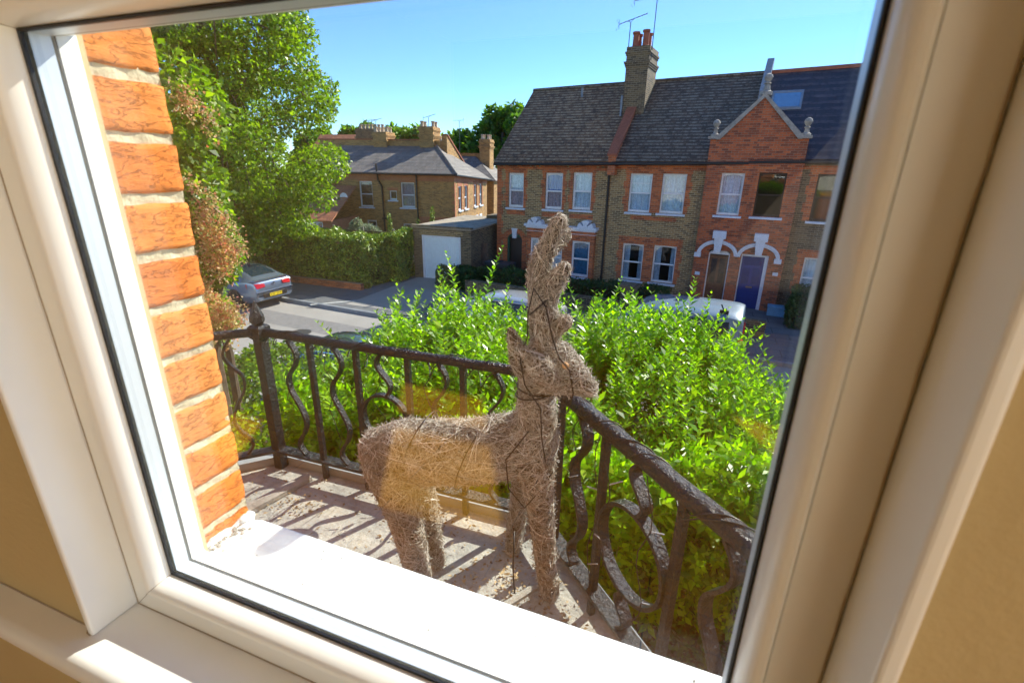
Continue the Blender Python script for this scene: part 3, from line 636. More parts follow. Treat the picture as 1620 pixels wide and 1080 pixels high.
# ------------------------------------------------------------ balcony
BZ = -1.2
pA = Vector((-1.50, 1.30, 0)); pB = Vector((-0.40, 1.325, 0)); pC = Vector((0.36, 0.565, 0)); pD = Vector((-2.2, 0.60, 0))
def balcony():
    t = thing('balcony', 'grey balcony slab with straw litter outside the window', 'balcony', (-0.6, 0.9, BZ-0.3))
    MB().prism_xy([(-2.25, 0.515), (0.42, 0.515), (0.40, 0.56), (-0.385, 1.345), (-1.515, 1.32)], BZ-0.25, BZ).build('slab', M['slab'], t)
    mb = MB()
    o = 0.055
    mb.prism_xy([(-2.25, 0.53), (-2.28, 0.60), (-1.52, 1.36), (-0.38, 1.385), (0.44, 0.575), (0.42, 0.54), (-0.385, 1.347), (-1.515, 1.322)], BZ-0.27, BZ+0.035)
    mb.build('edging', M['cream_edge'], t)
    # welt of grey felt lying across, and slab joints
    mb = MB()
    mb.tube([(-1.44, 0.90, BZ+0.01), (-1.39, 1.03, BZ+0.014), (-1.36, 1.15, BZ+0.012), (-1.33, 1.27, BZ+0.012)], [0.022, 0.024, 0.022, 0.02], 8)
    mb.build('felt_roll', M['stone'], t, smooth=True)
    mb = MB()
    mb.tube([(-0.62, 0.62, BZ+0.002), (-0.44, 0.90, BZ+0.004), (-0.33, 1.08, BZ+0.004), (-0.27, 1.16, BZ+0.002)], 0.012, 6)
    mb.build('felt_seam', M['slab'], t, smooth=True)
    # dry litter
    n = 1300
    x = RNG.uniform(-1.6, 0.1, n); y = RNG.uniform(0.6, 1.33, n)
    cl = RNG.random(n) < 0.55
    cx = np.array([(-0.30, 1.0), (-0.42, 1.12), (-0.75, 1.24), (-0.52, 0.98), (-1.25, 1.12), (-0.18, 0.95)]); ci = RNG.integers(0, 6, n)
    x = np.where(cl, cx[ci, 0]+RNG.normal(0, 0.06, n), x); y = np.where(cl, cx[ci, 1]+RNG.normal(0, 0.05, n), y)
    ok = (x+y < 0.90) & (y < 1.30) & (x-y > -2.75); x, y = x[ok], y[ok]; n = len(x)
    P = np.stack([x, y, np.full(n, BZ+0.004)+RNG.random(n)*0.006], 1); D = RNG.normal(size=(n, 3)); D[:, 2] *= 0.15
    N = np.tile([0, 0, 1.0], (n, 1))+RNG.normal(size=(n, 3))*0.5
    V, F = leaves(P, D, N, RNG.uniform(0.005, 0.022, n), RNG.uniform(0.003, 0.010, n))
    o = np_mesh('dry_leaf_litter', V, F, M['litter']); o['label'] = 'dry straw and leaf litter scattered on the balcony slab'; o['category'] = 'litter'; o['kind'] = 'stuff'
balcony()
def spl(p, x):
    xs = np.array([a for a, b in p]); ys = np.array([b for a, b in p]); m_ = np.gradient(ys, xs)
    i = int(min(max(np.searchsorted(xs, x)-1, 0), len(xs)-2)); h = xs[i+1]-xs[i]; t = (x-xs[i])/h
    return (2*t**3-3*t*t+1)*ys[i]+(t**3-2*t*t+t)*h*m_[i]+(-2*t**3+3*t*t)*ys[i+1]+(t**3-t*t)*h*m_[i+1]
def railing():
    t = thing('balcony_railing', 'black wrought iron balcony railing with scrolled balusters', 'railing', (-0.4, 1.33, BZ))
    zt = -0.606; zb = BZ+0.085
    def rail(pts, r=0.021):
        P = []
        for a, b in zip(pts[:-1], pts[1:]):
            for i in range(26): P.append(a.lerp(b, i/26))
        P.append(pts[-1]); return [tuple(p+Vector((0, 0, zt+random.uniform(-0.0012, 0.0012)))) for p in P]
    MB().tube(rail([pA, pB]), 0.0165, 14).build('top_rail', M['iron'], t, smooth=True)
    MB().tube(rail([pB+Vector((0.02, -0.015, 0)), pC]), 0.0225, 14).build('top_rail', M['iron'], t, smooth=True)
    MB().tube(rail([pA, pD]), 0.0165, 14).build('top_rail', M['iron'], t, smooth=True)
    def seg(a, b, items, r, bw=0.026):
        d = (b-a).normalized(); nn = Vector((-d.y, d.x, 0))
        mb = MB(); mb.ribbon([tuple(a+Vector((0, 0, zb))), tuple(b+Vector((0, 0, zb)))], 0.048, 0.012, (nn.x, nn.y, 0))
        mb.build('bottom_rail', M['iron'], t, bevel=0.002)
        def pt(u, z, v=0): return tuple(a+d*u+nn*v+Vector((0, 0, z)))
        prof = [(0, 0), (.06, .022), (.13, .032), (.22, .014), (.31, -.018), (.42, -.018), (.55, .014), (.68, .036), (.78, .024), (.88, -.008), (.94, -.012), (1, .012)]
        for u, k in items:
            if k == 'b':
                mb = MB(); s = 0.0095
                p = [pt(u-s, 0, -s), pt(u+s, 0, -s), pt(u+s, 0, s), pt(u-s, 0, s)]
                z0_, z1_ = BZ+0.0, zt-0.012
                mb.hexa([(q[0], q[1], z0_) for q in p]+[(q[0], q[1], z1_) for q in p]); mb.build('baluster', M['iron'], t, bevel=0.0015)
            elif k == 's':
                H = zt-0.015-zb; P = []; sp_ = lambda x: spl(prof, x)
                for j in range(41):
                    q = j/40; z = zb+0.008+q*H*0.985
                    off = float(sp_(1-q))
                    P.append(pt(u+off, z))
                # curled ends
                top = [pt(u-0.010-0.018*math.sin(j/6*PI), zt-0.020-0.016*(1-math.cos(j/6*PI))) for j in range(1, 6)]
                P = P+top if False else P
                mb = MB(); mb.ribbon(P, bw, 0.009, (nn.x, nn.y, 0)); mb.build('scroll', M['iron'], t, smooth=True, bevel=0.0012)
            elif k == 'c':
                zc = (zt+zb)/2-0.01
                mb = MB(); mb.ribbon([pt(u+r*math.cos(q*PI/24), zc+r*math.sin(q*PI/24)) for q in range(49)], bw, 0.010, (nn.x, nn.y, 0)); mb.build('ring', M['iron'], t, smooth=True, bevel=0.0012)
                Ht = zt-0.014-(zc+r); 
                mb = MB(); mb.ribbon([pt(u+0.022*math.sin(q/16*2*PI)+0.012*(1-q/16), zc+r+Ht*q/16) for q in range(17)], bw, 0.009, (nn.x, nn.y, 0)); mb.build('scroll', M['iron'], t, smooth=True)
                Hb = (zc-r)-zb
                mb = MB(); mb.ribbon([pt(u+0.022*math.sin(q/16*2*PI)-0.012*(1-q/16), zb+Hb*q/16) for q in range(17)], bw, 0.009, (nn.x, nn.y, 0)); mb.build('scroll', M['iron'], t, smooth=True)
    seg(pA, pB, [(.13, 's'), (.226, 'b'), (.33, 's'), (.426, 'b'), (.53, 'c'), (.634, 'b'), (.75, 's'), (.84, 'b'), (.95, 's'), (1.04, 'b')], .093, .024)
    L2 = (pC-pB).length
    seg(pB, pC, [(.14, 'b'), (.25, 's'), (.36, 'b'), (.495, 'c'), (.63, 'b'), (.74, 's'), (.85, 'b'), (.95, 's')], .120, .032)
    seg(pA, pD, [(.1+.1*i, 's' if i % 2 == 0 else 'b') for i in range(8)], .09)
    # corner post with spear finial
    mb = MB(); c = pA
    def sq(hw, z): return [(c.x-hw, c.y-hw, z), (c.x+hw, c.y-hw, z), (c.x+hw, c.y+hw, z), (c.x-hw, c.y+hw, z)]
    prof = [(0.019, BZ-0.05), (0.019, zt-0.03), (0.028, zt-0.02), (0.028, zt+0.02), (0.02, zt+0.028)]
    for (h0, z0_), (h1, z1_) in zip(prof[:-1], prof[1:]): mb.hexa(sq(h0, z0_)+sq(h1, z1_))
    mb.lathe((c.x, c.y, 0), [(0.018, zt+0.026), (0.029, zt+0.040), (0.027, zt+0.060), (0.016, zt+0.088), (0.002, zt+0.122)], 5)
    mb.build('corner_post', M['iron'], t, bevel=0.002)
    mb = MB(); c = pB; z1_ = zt-0.01
    mb.hexa(sq(0.014, BZ-0.05)+sq(0.014, z1_)); mb.build('corner_post', M['iron'], t, bevel=0.002)
    return zt
zt = railing()

# ------------------------------------------------------------ the wicker deer
def deer():
    t = thing('deer_sculpture', 'life size wicker reindeer figure standing against the railing', 'garden sculpture', (-0.5, 1.05, BZ))
    def cap(mb, pts):
        P = [Vector(p[:3]) for p in pts]; Rr = [p[3] for p in pts]
        # densify
        Q, q = [], []
        for i in range(len(P)-1):
            for j in range(5): f = j/5; Q.append(P[i].lerp(P[i+1], f)); q.append(Rr[i]*(1-f)+Rr[i+1]*f)
        Q.append(P[-1]); q.append(Rr[-1])
        d0 = (Q[0]-Q[1]).normalized(); d1 = (Q[-1]-Q[-2]).normalized()
        Q = [Q[0]+d0*q[0]*0.85, Q[0]+d0*q[0]*0.5]+Q+[Q[-1]+d1*q[-1]*0.5, Q[-1]+d1*q[-1]*0.85]; q = [q[0]*0.4, q[0]*0.82]+q+[q[-1]*0.82, q[-1]*0.4]
        mb.tube([tuple(v) for v in Q], q, 14)
    def solid(chains, vox, name, mat):
        mb = MB()
        for c in chains: cap(mb, c)
        me = bpy.data.meshes.new('tmp'); me.from_pydata(mb.v, [], mb.f)
        o = bpy.data.objects.new('tmp', me); C.objects.link(o)
        md = o.modifiers.new('r', 'REMESH'); md.mode = 'VOXEL'; md.voxel_size = vox; md.use_smooth_shade = True
        sm = o.modifiers.new('s', 'SMOOTH'); sm.factor = 0.5; sm.iterations = 5
        dg = bpy.context.evaluated_depsgraph_get(); ev = o.evaluated_get(dg).to_mesh()
        V = np.zeros(len(ev.vertices)*3); ev.vertices.foreach_get('co', V); V = V.reshape(-1, 3)
        F = np.array([tuple(p.vertices) if len(p.vertices) == 4 else tuple(p.vertices)+(p.vertices[0],) for p in ev.polygons if len(p.vertices) == 4])
        o.to_mesh_clear() if False else None
        bpy.data.objects.remove(o)
        return V, F
    def strands(V, F, n, seglen, nseg, rad, lift, seed, bias=None):
        rs = np.random.default_rng(seed)
        bvh = BVHTree.FromPolygons([tuple(v) for v in V], [tuple(f) for f in F])
        fc = V[F].mean(1); e1 = V[F[:, 2]]-V[F[:, 0]]; e2 = V[F[:, 3]]-V[F[:, 1]]; fn = np.cross(e1, e2); ar = np.linalg.norm(fn, axis=1); fn = fn/ar[:, None]
        pick = rs.choice(len(F), n, p=ar/ar.sum())
        VV, FF = [], []; base = 0; ks = 3
        for q in pick:
            p = Vector(fc[q]); nrm = Vector(fn[q]); tg = Vector(rs.normal(size=3))
            if bias is not None and rs.random() < 0.45: tg = tg*0.45+Vector(bias)
            tg = (tg-nrm*tg.dot(nrm)).normalized(); curl = rs.normal()*0.16
            off = lift*rs.random()
            pts = []
            ns = int(nseg*(0.5+rs.random()*0.8))
            for s in range(ns):
                e = 0.0
                if s in (0, ns-1) and rs.random() < 0.35: e = lift*2.0*rs.random()
                pts.append(p+nrm*(off+e))
                b_ = nrm.cross(tg); tg = (tg+b_*curl*0.5).normalized(); p2 = p+tg*seglen
                hit = bvh.find_nearest(p2)
                if hit[0] is None: break
                p = hit[0]; nrm = (hit[1]+nrm).normalized() if hit[1].dot(nrm) > 0 else nrm
                tg = (tg-nrm*tg.dot(nrm)).normalized()
            if len(pts) < 3: continue
            rr = rad*(0.65+1.3*rs.random()**3)
            for i, pp in enumerate(pts):
                t_ = (pts[min(i+1, len(pts)-1)]-pts[max(i-1, 0)]).normalized(); a = t_.cross(Vector((0.3, 0.5, 0.8))).normalized(); b_ = t_.cross(a)
                for k in range(ks):
                    an = 2*PI*k/ks; VV.append(pp+a*math.cos(an)*rr+b_*math.sin(an)*rr)
            for i in range(len(pts)-1):
                for k in range(ks): FF.append((base+i*ks+k, base+i*ks+(k+1) % ks, base+(i+1)*ks+(k+1) % ks, base+(i+1)*ks+k))
            base += len(pts)*ks
        return np.array([tuple(v) for v in VV]), np.array(FF)
    def wick(chains, name, n, vox=0.009, seglen=0.012, nseg=9, rad=0.0010, lift=0.009, seed=1, bias=None, parent=t):
        V, F = solid(chains, vox, name, None)
        SV, SF = strands(V, F, n, seglen, nseg, rad, lift, seed, bias)
        mi = np.concatenate([np.zeros(len(F)), np.ones(len(SF))])
        return np_mesh(name, np.concatenate([V, SV]), np.concatenate([F, SF+len(V)]), None, parent, smooth=True, mi=mi, mats=[M['deer'], M['straw']])
    body = [
        [(-0.775, 1.01, -0.775, 0.062), (-0.72, 1.02, -0.775, 0.088), (-0.62, 1.04, -0.765, 0.088), (-0.50, 1.06, -0.745, 0.085), (-0.40, 1.08, -0.715, 0.084), (-0.345, 1.09, -0.69, 0.075)],
        [(-0.350, 1.09, -0.72, 0.064), (-0.335, 1.09, -0.64, 0.052), (-0.335, 1.09, -0.56, 0.044), (-0.330, 1.085, -0.50, 0.043), (-0.315, 1.08, -0.455, 0.042)],
        [(-0.325, 1.08, -0.450, 0.046), (-0.280, 1.065, -0.445, 0.048), (-0.228, 1.05, -0.472, 0.031), (-0.188, 1.04, -0.492, 0.018)],
        [(-0.330, 1.08, -0.485, 0.046), (-0.290, 1.065, -0.482, 0.044), (-0.245, 1.05, -0.488, 0.027), (-0.205, 1.045, -0.495, 0.017)],
        [(-0.325, 1.06, -0.72, 0.050), (-0.312, 1.06, -0.82, 0.036), (-0.298, 1.07, -0.95, 0.029), (-0.285, 1.075, -1.08, 0.026), (-0.270, 1.08, -1.185, 0.024)],
        [(-0.36, 1.14, -0.74, 0.045), (-0.390, 1.17, -0.86, 0.030), (-0.410, 1.19, -1.0, 0.026), (-0.425, 1.20, -1.10, 0.024), (-0.435, 1.205, -1.185, 0.024)],
        [(-0.735, 0.99, -0.80, 0.070), (-0.690, 0.97, -0.90, 0.050), (-0.665, 0.965, -1.0, 0.040), (-0.650, 0.965, -1.10, 0.034), (-0.635, 0.965, -1.185, 0.030)],
        [(-0.715, 1.08, -0.80, 0.055), (-0.690, 1.07, -0.90, 0.040), (-0.660, 1.06, -1.0, 0.030), (-0.650, 1.06, -1.10, 0.028), (-0.640, 1.06, -1.185, 0.026)]]
    wick(body, 'body', 15000, bias=None, rad=0.00066, seglen=0.013, nseg=8, lift=0.007)
    wick([[(-0.300, 1.055, -0.42, 0.026), (-0.308, 1.05, -0.33, 0.027), (-0.324, 1.05, -0.250, 0.021), (-0.323, 1.05, -0.205, 0.019), (-0.303, 1.05, -0.155, 0.018), (-0.284, 1.05, -0.112, 0.014)],
          [(-0.312, 1.05, -0.30, 0.022), (-0.288, 1.045, -0.245, 0.020), (-0.266, 1.04, -0.212, 0.013)],
          [(-0.308, 1.05, -0.385, 0.018), (-0.280, 1.045, -0.352, 0.018), (-0.258, 1.04, -0.335, 0.015)]], 'antler', 2600, vox=0.006, nseg=6, seglen=0.009, lift=0.005, rad=0.00066, seed=2, bias=(0, 0, 1))
    wick([[(-0.339, 1.11, -0.43, 0.020), (-0.350, 1.12, -0.339, 0.021), (-0.354, 1.12, -0.252, 0.021), (-0.346, 1.12, -0.205, 0.021), (-0.318, 1.12, -0.173, 0.020), (-0.294, 1.12, -0.150, 0.017)],
          [(-0.350, 1.12, -0.322, 0.016), (-0.326, 1.12, -0.285, 0.017), (-0.305, 1.12, -0.262, 0.014)]], 'antler', 2000, vox=0.006, nseg=6, seglen=0.009, lift=0.005, rad=0.00066, seed=3, bias=(0, 0, 1))
    wick([[(-0.345, 1.07, -0.50, 0.026), (-0.372, 1.06, -0.45, 0.028), (-0.396, 1.05, -0.375, 0.009)]], 'ear', 800, vox=0.005, nseg=5, seglen=0.009, lift=0.004, rad=0.0006, seed=4)
    wick([[(-0.270, 1.015, -0.470, 0.018), (-0.302, 1.0, -0.438, 0.026), (-0.340, 0.985, -0.398, 0.008)]], 'ear', 800, vox=0.005, nseg=5, seglen=0.009, lift=0.004, rad=0.0006, seed=5)
    mb = MB(); mb.lathe((-0.247, 1.018, -0.432), [(0.001, -0.006), (0.007, -0.005), (0.009, 0), (0.006, 0.004)], 12, 'y'); mb.build('eye', plain('amber_eye', (0.55, 0.33, 0.15), 0.3), t, smooth=True)
deer()

# string light cable wound round the rail and the deer
def fairy():
    mb = MB(); bulbs = []
    def wind(a, b, r, turns, z, ph=0, n=60, sag=0.0):
        d = (b-a).normalized(); nn = Vector((-d.y, d.x, 0)); P = []
        for i in range(n+1):
            f = i/n; q = ph+turns*2*PI*f+0.5*math.sin(f*17); c = a.lerp(b, f)
            rr = r+0.004*math.sin(f*23)**2+sag*max(0, -math.cos(q))
            P.append(tuple(c+nn*math.sin(q)*rr+Vector((0, 0, z+math.cos(q)*rr))))
        mb.tube(P, 0.0017, 5)
    wind(pA, pB, 0.019, 7, zt, 0, 150, 0.02); wind(pA, pB, 0.019, 5, zt, 2, 130, 0.05)
    wind(pB, pC, 0.023, 6, zt, 0, 120, 0.0); wind(pB, pC, 0.023, 4, zt, 1.5, 120, 0.02)
    # hanging strands by the balusters
    for a, u, zz in ((pA, 0.13, 0.30), (pA, 0.32, 0.42), (pA, 0.52, 0.35), (pA, 0.45, 0.46), (pA, 0.72, 0.3)):
        d = (pB-pA).normalized(); P = [tuple(a+d*(u+0.02*math.sin(k*1.3+u*9))+Vector((0, -0.02+0.008*math.sin(k*2.1), zt-0.01-zz*k/10))) for k in range(11)]; mb.tube(P, 0.0014, 5)
    d = (pC-pB).normalized()
    for u, zz in ((0.12, 0.30), (0.36, 0.50), (0.40, 0.35), (0.55, 0.4), (0.25, 0.25)):
        P = [tuple(pB+d*(u+0.018*math.sin(k*1.1+u*9))+Vector((-0.012, -0.02, zt-0.01-zz*k/10))) for k in range(11)]; mb.tube(P, 0.0014, 5)
        for k in (3, 8):
            p = Vector(P[k]); e = p+Vector((random.uniform(-0.03, 0.03), random.uniform(-0.01, 0.01), random.uniform(-0.01, 0.02))); bulbs.append((p, e))
    # round the neck, head, antlers and body
    def loop(c, rx, ry, tilt, n=26, ph=0):
        mb.tube([(c[0]+rx*math.cos(2*PI*i/n+ph), c[1]+ry*math.sin(2*PI*i/n+ph), c[2]+tilt*math.cos(2*PI*i/n+ph)) for i in range(n+1)], 0.0020, 5)
    loop((-0.335, 1.09, -0.545), 0.055, 0.055, 0.012); loop((-0.332, 1.087, -0.53), 0.054, 0.055, -0.004)
    loop((-0.315, 1.05, -0.30), 0.031, 0.031, 0.03)
    loop((-0.225, 1.045, -0.468), 0.008, 0.034, 0.001)
    for x, r in ((-0.66, 0.10), (-0.50, 0.096)):
        n = 26; mb.tube([(x+0.03*math.sin(2*PI*i/n), 1.05+r*1.0*math.cos(2*PI*i/n), -0.755+r*1.02*math.sin(2*PI*i/n)) for i in range(n+1)], 0.0017, 5)
    mb.tube([(-0.285, 1.02, -0.70), (-0.29, 0.995, -0.62), (-0.30, 1.01, -0.55), (-0.345, 1.02, -0.50), (-0.36, 1.025, -0.44), (-0.345, 1.03, -0.38), (-0.342, 1.02, -0.32), (-0.33, 1.02, -0.26), (-0.30, 1.02, -0.30), (-0.28, 1.015, -0.37), (-0.262, 1.01, -0.41), (-0.235, 1.01, -0.44), (-0.225, 1.02, -0.50), (-0.24, 1.04, -0.56), (-0.26, 1.1, -0.60)], 0.0018, 5)
    mb.tube([(-0.33, 1.01, -0.62), (-0.38, 0.99, -0.70), (-0.37, 0.985, -0.78), (-0.33, 1.0, -0.84), (-0.30, 1.03, -0.80), (-0.27, 1.04, -0.74)], 0.0018, 5)
    mb.tube([(-0.43, 1.19, BZ+0.12), (-0.40, 1.12, BZ+0.16), (-0.38, 1.06, BZ+0.08), (-0.37, 1.05, BZ+0.005)], 0.0025, 5)
    t = thing('string_lights', 'thin black fairy light cable wound around railing and deer', 'string lights', (-0.4, 1.2, zt))
    mb.build('cable', M['cable'], t, smooth=2)
    for p, e in bulbs: MB().tube([tuple(p), tuple(e)], 0.0018, 5).build('bulb', M['bulb'], t)
fairy()

# ------------------------------------------------------------ near planting
def rand_up(n, lean): return unit(np.stack([RNG.normal(0, lean, n), RNG.normal(0, lean, n), np.ones(n)], 1))
def shoots(B, D, LEN, leaf, pair=0.028, wratio=0.45):
    """upright shoots with opposite leaf pairs. returns leaf V,F and stem V,F"""
    LV, LF, SV, SF = [], [], [], []; lb = sb = 0
    Ps, Ds, Ns, Ls = [], [], [], []
    for b, d, ln in zip(B, D, LEN):
        npr = max(4, int(ln/pair)); side = RNG.normal(size=3); bend = RNG.normal(size=3)*0.25; bend[2] = 0
        P = []
        for k in range(5):
            f = k/4; p = b+d*ln*f+bend*ln*f*f; P.append(p)
        P = np.array(P)
        a = np.cross(d, [0.3, 0.9, 0.2]); a /= np.linalg.norm(a); c = np.cross(d, a)
        r = 0.0022
        for k in range(5):
            rr = r*(1-k/5)
            for j in range(3): SV.append(P[k]+a*math.cos(j*2.1)*rr+c*math.sin(j*2.1)*rr)
        for k in range(4):
            for j in range(3): SF.append((sb+k*3+j, sb+k*3+(j+1) % 3, sb+k*3+3+(j+1) % 3, sb+k*3+3+j))
        sb += 15
        ang = RNG.random()*6
        for i in range(npr):
            f = 0.12+0.88*i/(npr-1); p = b+d*ln*f+bend*ln*f*f; sc = 1.0 if f < 0.7 else 1.0-(f-0.7)*1.6
            ang += 1.45+RNG.normal()*0.2
            for s in (0, PI):
                o = a*math.cos(ang+s)+c*math.sin(ang+s)
                lift = 0.35+0.9*f+RNG.normal()*0.2
                Ps.append(p); Ds.append(o+d*lift); Ns.append(d-o*lift*0.7+RNG.normal(size=3)*0.15); Ls.append(leaf*sc*(0.75+0.5*RNG.random()))
    Ls = np.array(Ls)
    V, F = leaves(np.array(Ps), np.array(Ds), np.array(Ns), Ls, Ls*wratio, 0.12)
    return V, F, np.array(SV), np.array(SF)
def privet():
    t = thing('privet_hedge', 'tall overgrown privet hedge with bright upright shoots beyond the railing', 'hedge', (-0.3, 2.8, G))
    # top surface height over (x,y); the front flank drops towards us
    def top(x, y):
        h = -0.99-0.16*np.clip((2.3-y)/0.6, 0, 2)**1.5-0.30*np.clip((-1.35-x)/0.8, 0, 2)**1.4-0.26*np.clip((x+0.12)/0.5, 0, 1.5)
        return h-0.10+0.05*np.sin(x*7+1)*np.sin(y*6)+0.05*np.sin(x*3.1+y*2.3)
    def inside(x, y): return (y > 1.72+0.10*np.sin(x*5)) & (y < 3.5) & (x > -2.1+0.15*np.sin(y*4)) & (x < 2.6)
    # shoots stand in tufts, with darker hollows between them
    nc = 260
    cx_ = RNG.uniform(-2.2, 2.4, nc); cy_ = RNG.uniform(1.75, 3.5, nc); ch = RNG.uniform(0.0, 0.16, nc); ch[RNG.random(nc) < 0.2] += 0.12
    ci = RNG.integers(0, nc, 3300); sp = 0.09
    x = cx_[ci]+RNG.normal(0, sp, 3300); y = cy_[ci]+RNG.normal(0, sp, 3300); rr = np.hypot(x-cx_[ci], y-cy_[ci])
    k = inside(x, y); x, y, ci, rr = x[k], y[k], ci[k], rr[k]
    z = top(x, y)+ch[ci]-rr*1.1-RNG.random(len(x))*0.14
    B1 = np.stack([x, y, z-0.12], 1); D1 = rand_up(len(x), 0.13)+np.stack([(x-cx_[ci])*1.8, (y-cy_[ci])*1.8, np.zeros(len(x))], 1); D1 = unit(D1); L1 = RNG.uniform(0.20, 0.36, len(x))
    tall = RNG.random(len(x)) < 0.09; L1[tall] *= 1.7; D1[tall] = rand_up(int(tall.sum()), 0.10)
    # flank: leaning out shoots
    n = 1500
    x = RNG.uniform(-2.1, 1.2, n); z = RNG.uniform(-2.0, -1.15, n); y = 1.78+0.10*np.sin(x*5)+RNG.random(n)*0.18
    B2 = np.stack([x, y, z], 1); D2 = unit(np.stack([RNG.normal(0, 0.35, n), -0.55+RNG.normal(0, 0.3, n), np.full(n, 0.7)], 1)); L2 = RNG.uniform(0.12, 0.25, n)
    # left end flank
    n = 350
    y = RNG.uniform(1.8, 3.3, n); z = RNG.uniform(-2.2, -1.35, n); x = -2.1+RNG.random(n)*0.15
    B3 = np.stack([x, y, z], 1); D3 = unit(np.stack([-0.5+RNG.normal(0, 0.3, n), RNG.normal(0, 0.35, n), np.full(n, 0.7)], 1)); L3 = RNG.uniform(0.14, 0.28, n)
    B = np.concatenate([B1, B2, B3]); D = np.concatenate([D1, D2, D3]); LL = np.concatenate([L1, L2, L3])
    V, F, SV, SF = shoots(B, D, LL, 0.056, pair=0.026, wratio=0.44)
    np_mesh('new_shoots', V, F, M['leaf_privet'], t); np_mesh('stems', SV, SF, M['stem'], t)
    # older inner leaves, tinted darker for depth, fill the volume and the shaded flank down to the ground
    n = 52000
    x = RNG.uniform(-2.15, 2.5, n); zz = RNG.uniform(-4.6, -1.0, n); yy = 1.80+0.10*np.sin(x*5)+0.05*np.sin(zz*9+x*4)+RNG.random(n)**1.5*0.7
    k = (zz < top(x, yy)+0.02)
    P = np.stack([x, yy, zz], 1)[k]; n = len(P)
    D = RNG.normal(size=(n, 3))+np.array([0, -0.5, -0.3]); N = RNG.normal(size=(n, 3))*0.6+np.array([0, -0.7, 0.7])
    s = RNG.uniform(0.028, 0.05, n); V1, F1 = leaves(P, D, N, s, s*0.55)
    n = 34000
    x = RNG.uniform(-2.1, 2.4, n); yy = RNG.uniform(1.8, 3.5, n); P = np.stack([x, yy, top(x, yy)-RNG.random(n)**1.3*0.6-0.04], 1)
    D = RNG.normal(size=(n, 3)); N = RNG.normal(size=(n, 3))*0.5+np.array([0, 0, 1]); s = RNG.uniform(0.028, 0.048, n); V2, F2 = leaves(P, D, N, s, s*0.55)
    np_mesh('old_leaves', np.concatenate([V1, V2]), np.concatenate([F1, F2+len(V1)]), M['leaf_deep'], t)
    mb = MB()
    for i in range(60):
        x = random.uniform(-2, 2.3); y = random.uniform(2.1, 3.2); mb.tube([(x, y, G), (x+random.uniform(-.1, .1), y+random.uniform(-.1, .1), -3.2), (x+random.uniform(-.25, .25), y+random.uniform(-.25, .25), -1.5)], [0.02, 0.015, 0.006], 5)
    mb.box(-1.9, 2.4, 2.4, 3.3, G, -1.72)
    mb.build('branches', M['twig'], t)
privet()
def low_hedge(name, label, x0, x1, y0, y1, ztop, n, leaf, mat, core='twig', zlow=G, cat='hedge', amp=0.1, frame=W, ragged=0.05, group=None):
    t = thing(name, label, cat, ((x0+x1)/2, (y0+y1)/2, zlow), frame, group)
    A = [(x1-x0)*(y1-y0), (x1-x0)*(ztop-zlow), (x1-x0)*(ztop-zlow), (y1-y0)*(ztop-zlow), (y1-y0)*(ztop-zlow)]; A = np.array(A)/sum(A)
    k = RNG.choice(5, n, p=A); u, v = RNG.random(n), RNG.random(n); dd = RNG.random(n)*ragged*2.2
    x = x0+(x1-x0)*u; y = y0+(y1-y0)*v; z = np.full(n, ztop)
    nz = np.zeros((n, 3))
    for s, (a, b) in enumerate([(0, 0)]*5):
        m_ = k == s
        if s == 0: z[m_] = ztop-dd[m_]; nz[m_] = (0, 0, 1)
        if s == 1: y[m_] = y0+dd[m_]; z[m_] = zlow+(ztop-zlow)*v[m_]; nz[m_] = (0, -1, 0)
        if s == 2: y[m_] = y1-dd[m_]; z[m_] = zlow+(ztop-zlow)*v[m_]; nz[m_] = (0, 1, 0)
        if s == 3: x[m_] = x0+dd[m_]; z[m_] = zlow+(ztop-zlow)*u[m_]; nz[m_] = (-1, 0, 0)
        if s == 4: x[m_] = x1-dd[m_]; z[m_] = zlow+(ztop-zlow)*u[m_]; nz[m_] = (1, 0, 0)
    wob = amp*np.sin(x*2.1+y*1.7)*np.sin(x*0.9+z*2)+amp*0.5*np.sin(x*5.3+z*3.1+y*4)
    P = np.stack([x, y, z], 1)+nz*wob[:, None]
    # round the upper edges a little
    ed = np.clip((z-(ztop-0.25))/0.25, 0, 1)[:, None]; P = P-nz*np.array([1, 1, 0])*ed*0.08
    D = RNG.normal(size=(n, 3)); N = nz*0.8+RNG.normal(size=(n, 3))*0.6+np.array([0, 0, 0.35]); s = leaf*RNG.uniform(0.6, 1.3, n)
    V, F = leaves(P, D, N, s, s*0.6); np_mesh('foliage', V, F, mat, t)
    m_ = 0.16+amp; MB().box(x0+m_, x1-m_, y0+m_, y1-m_, zlow, ztop-m_).build('branches', M[core], t)
    return t
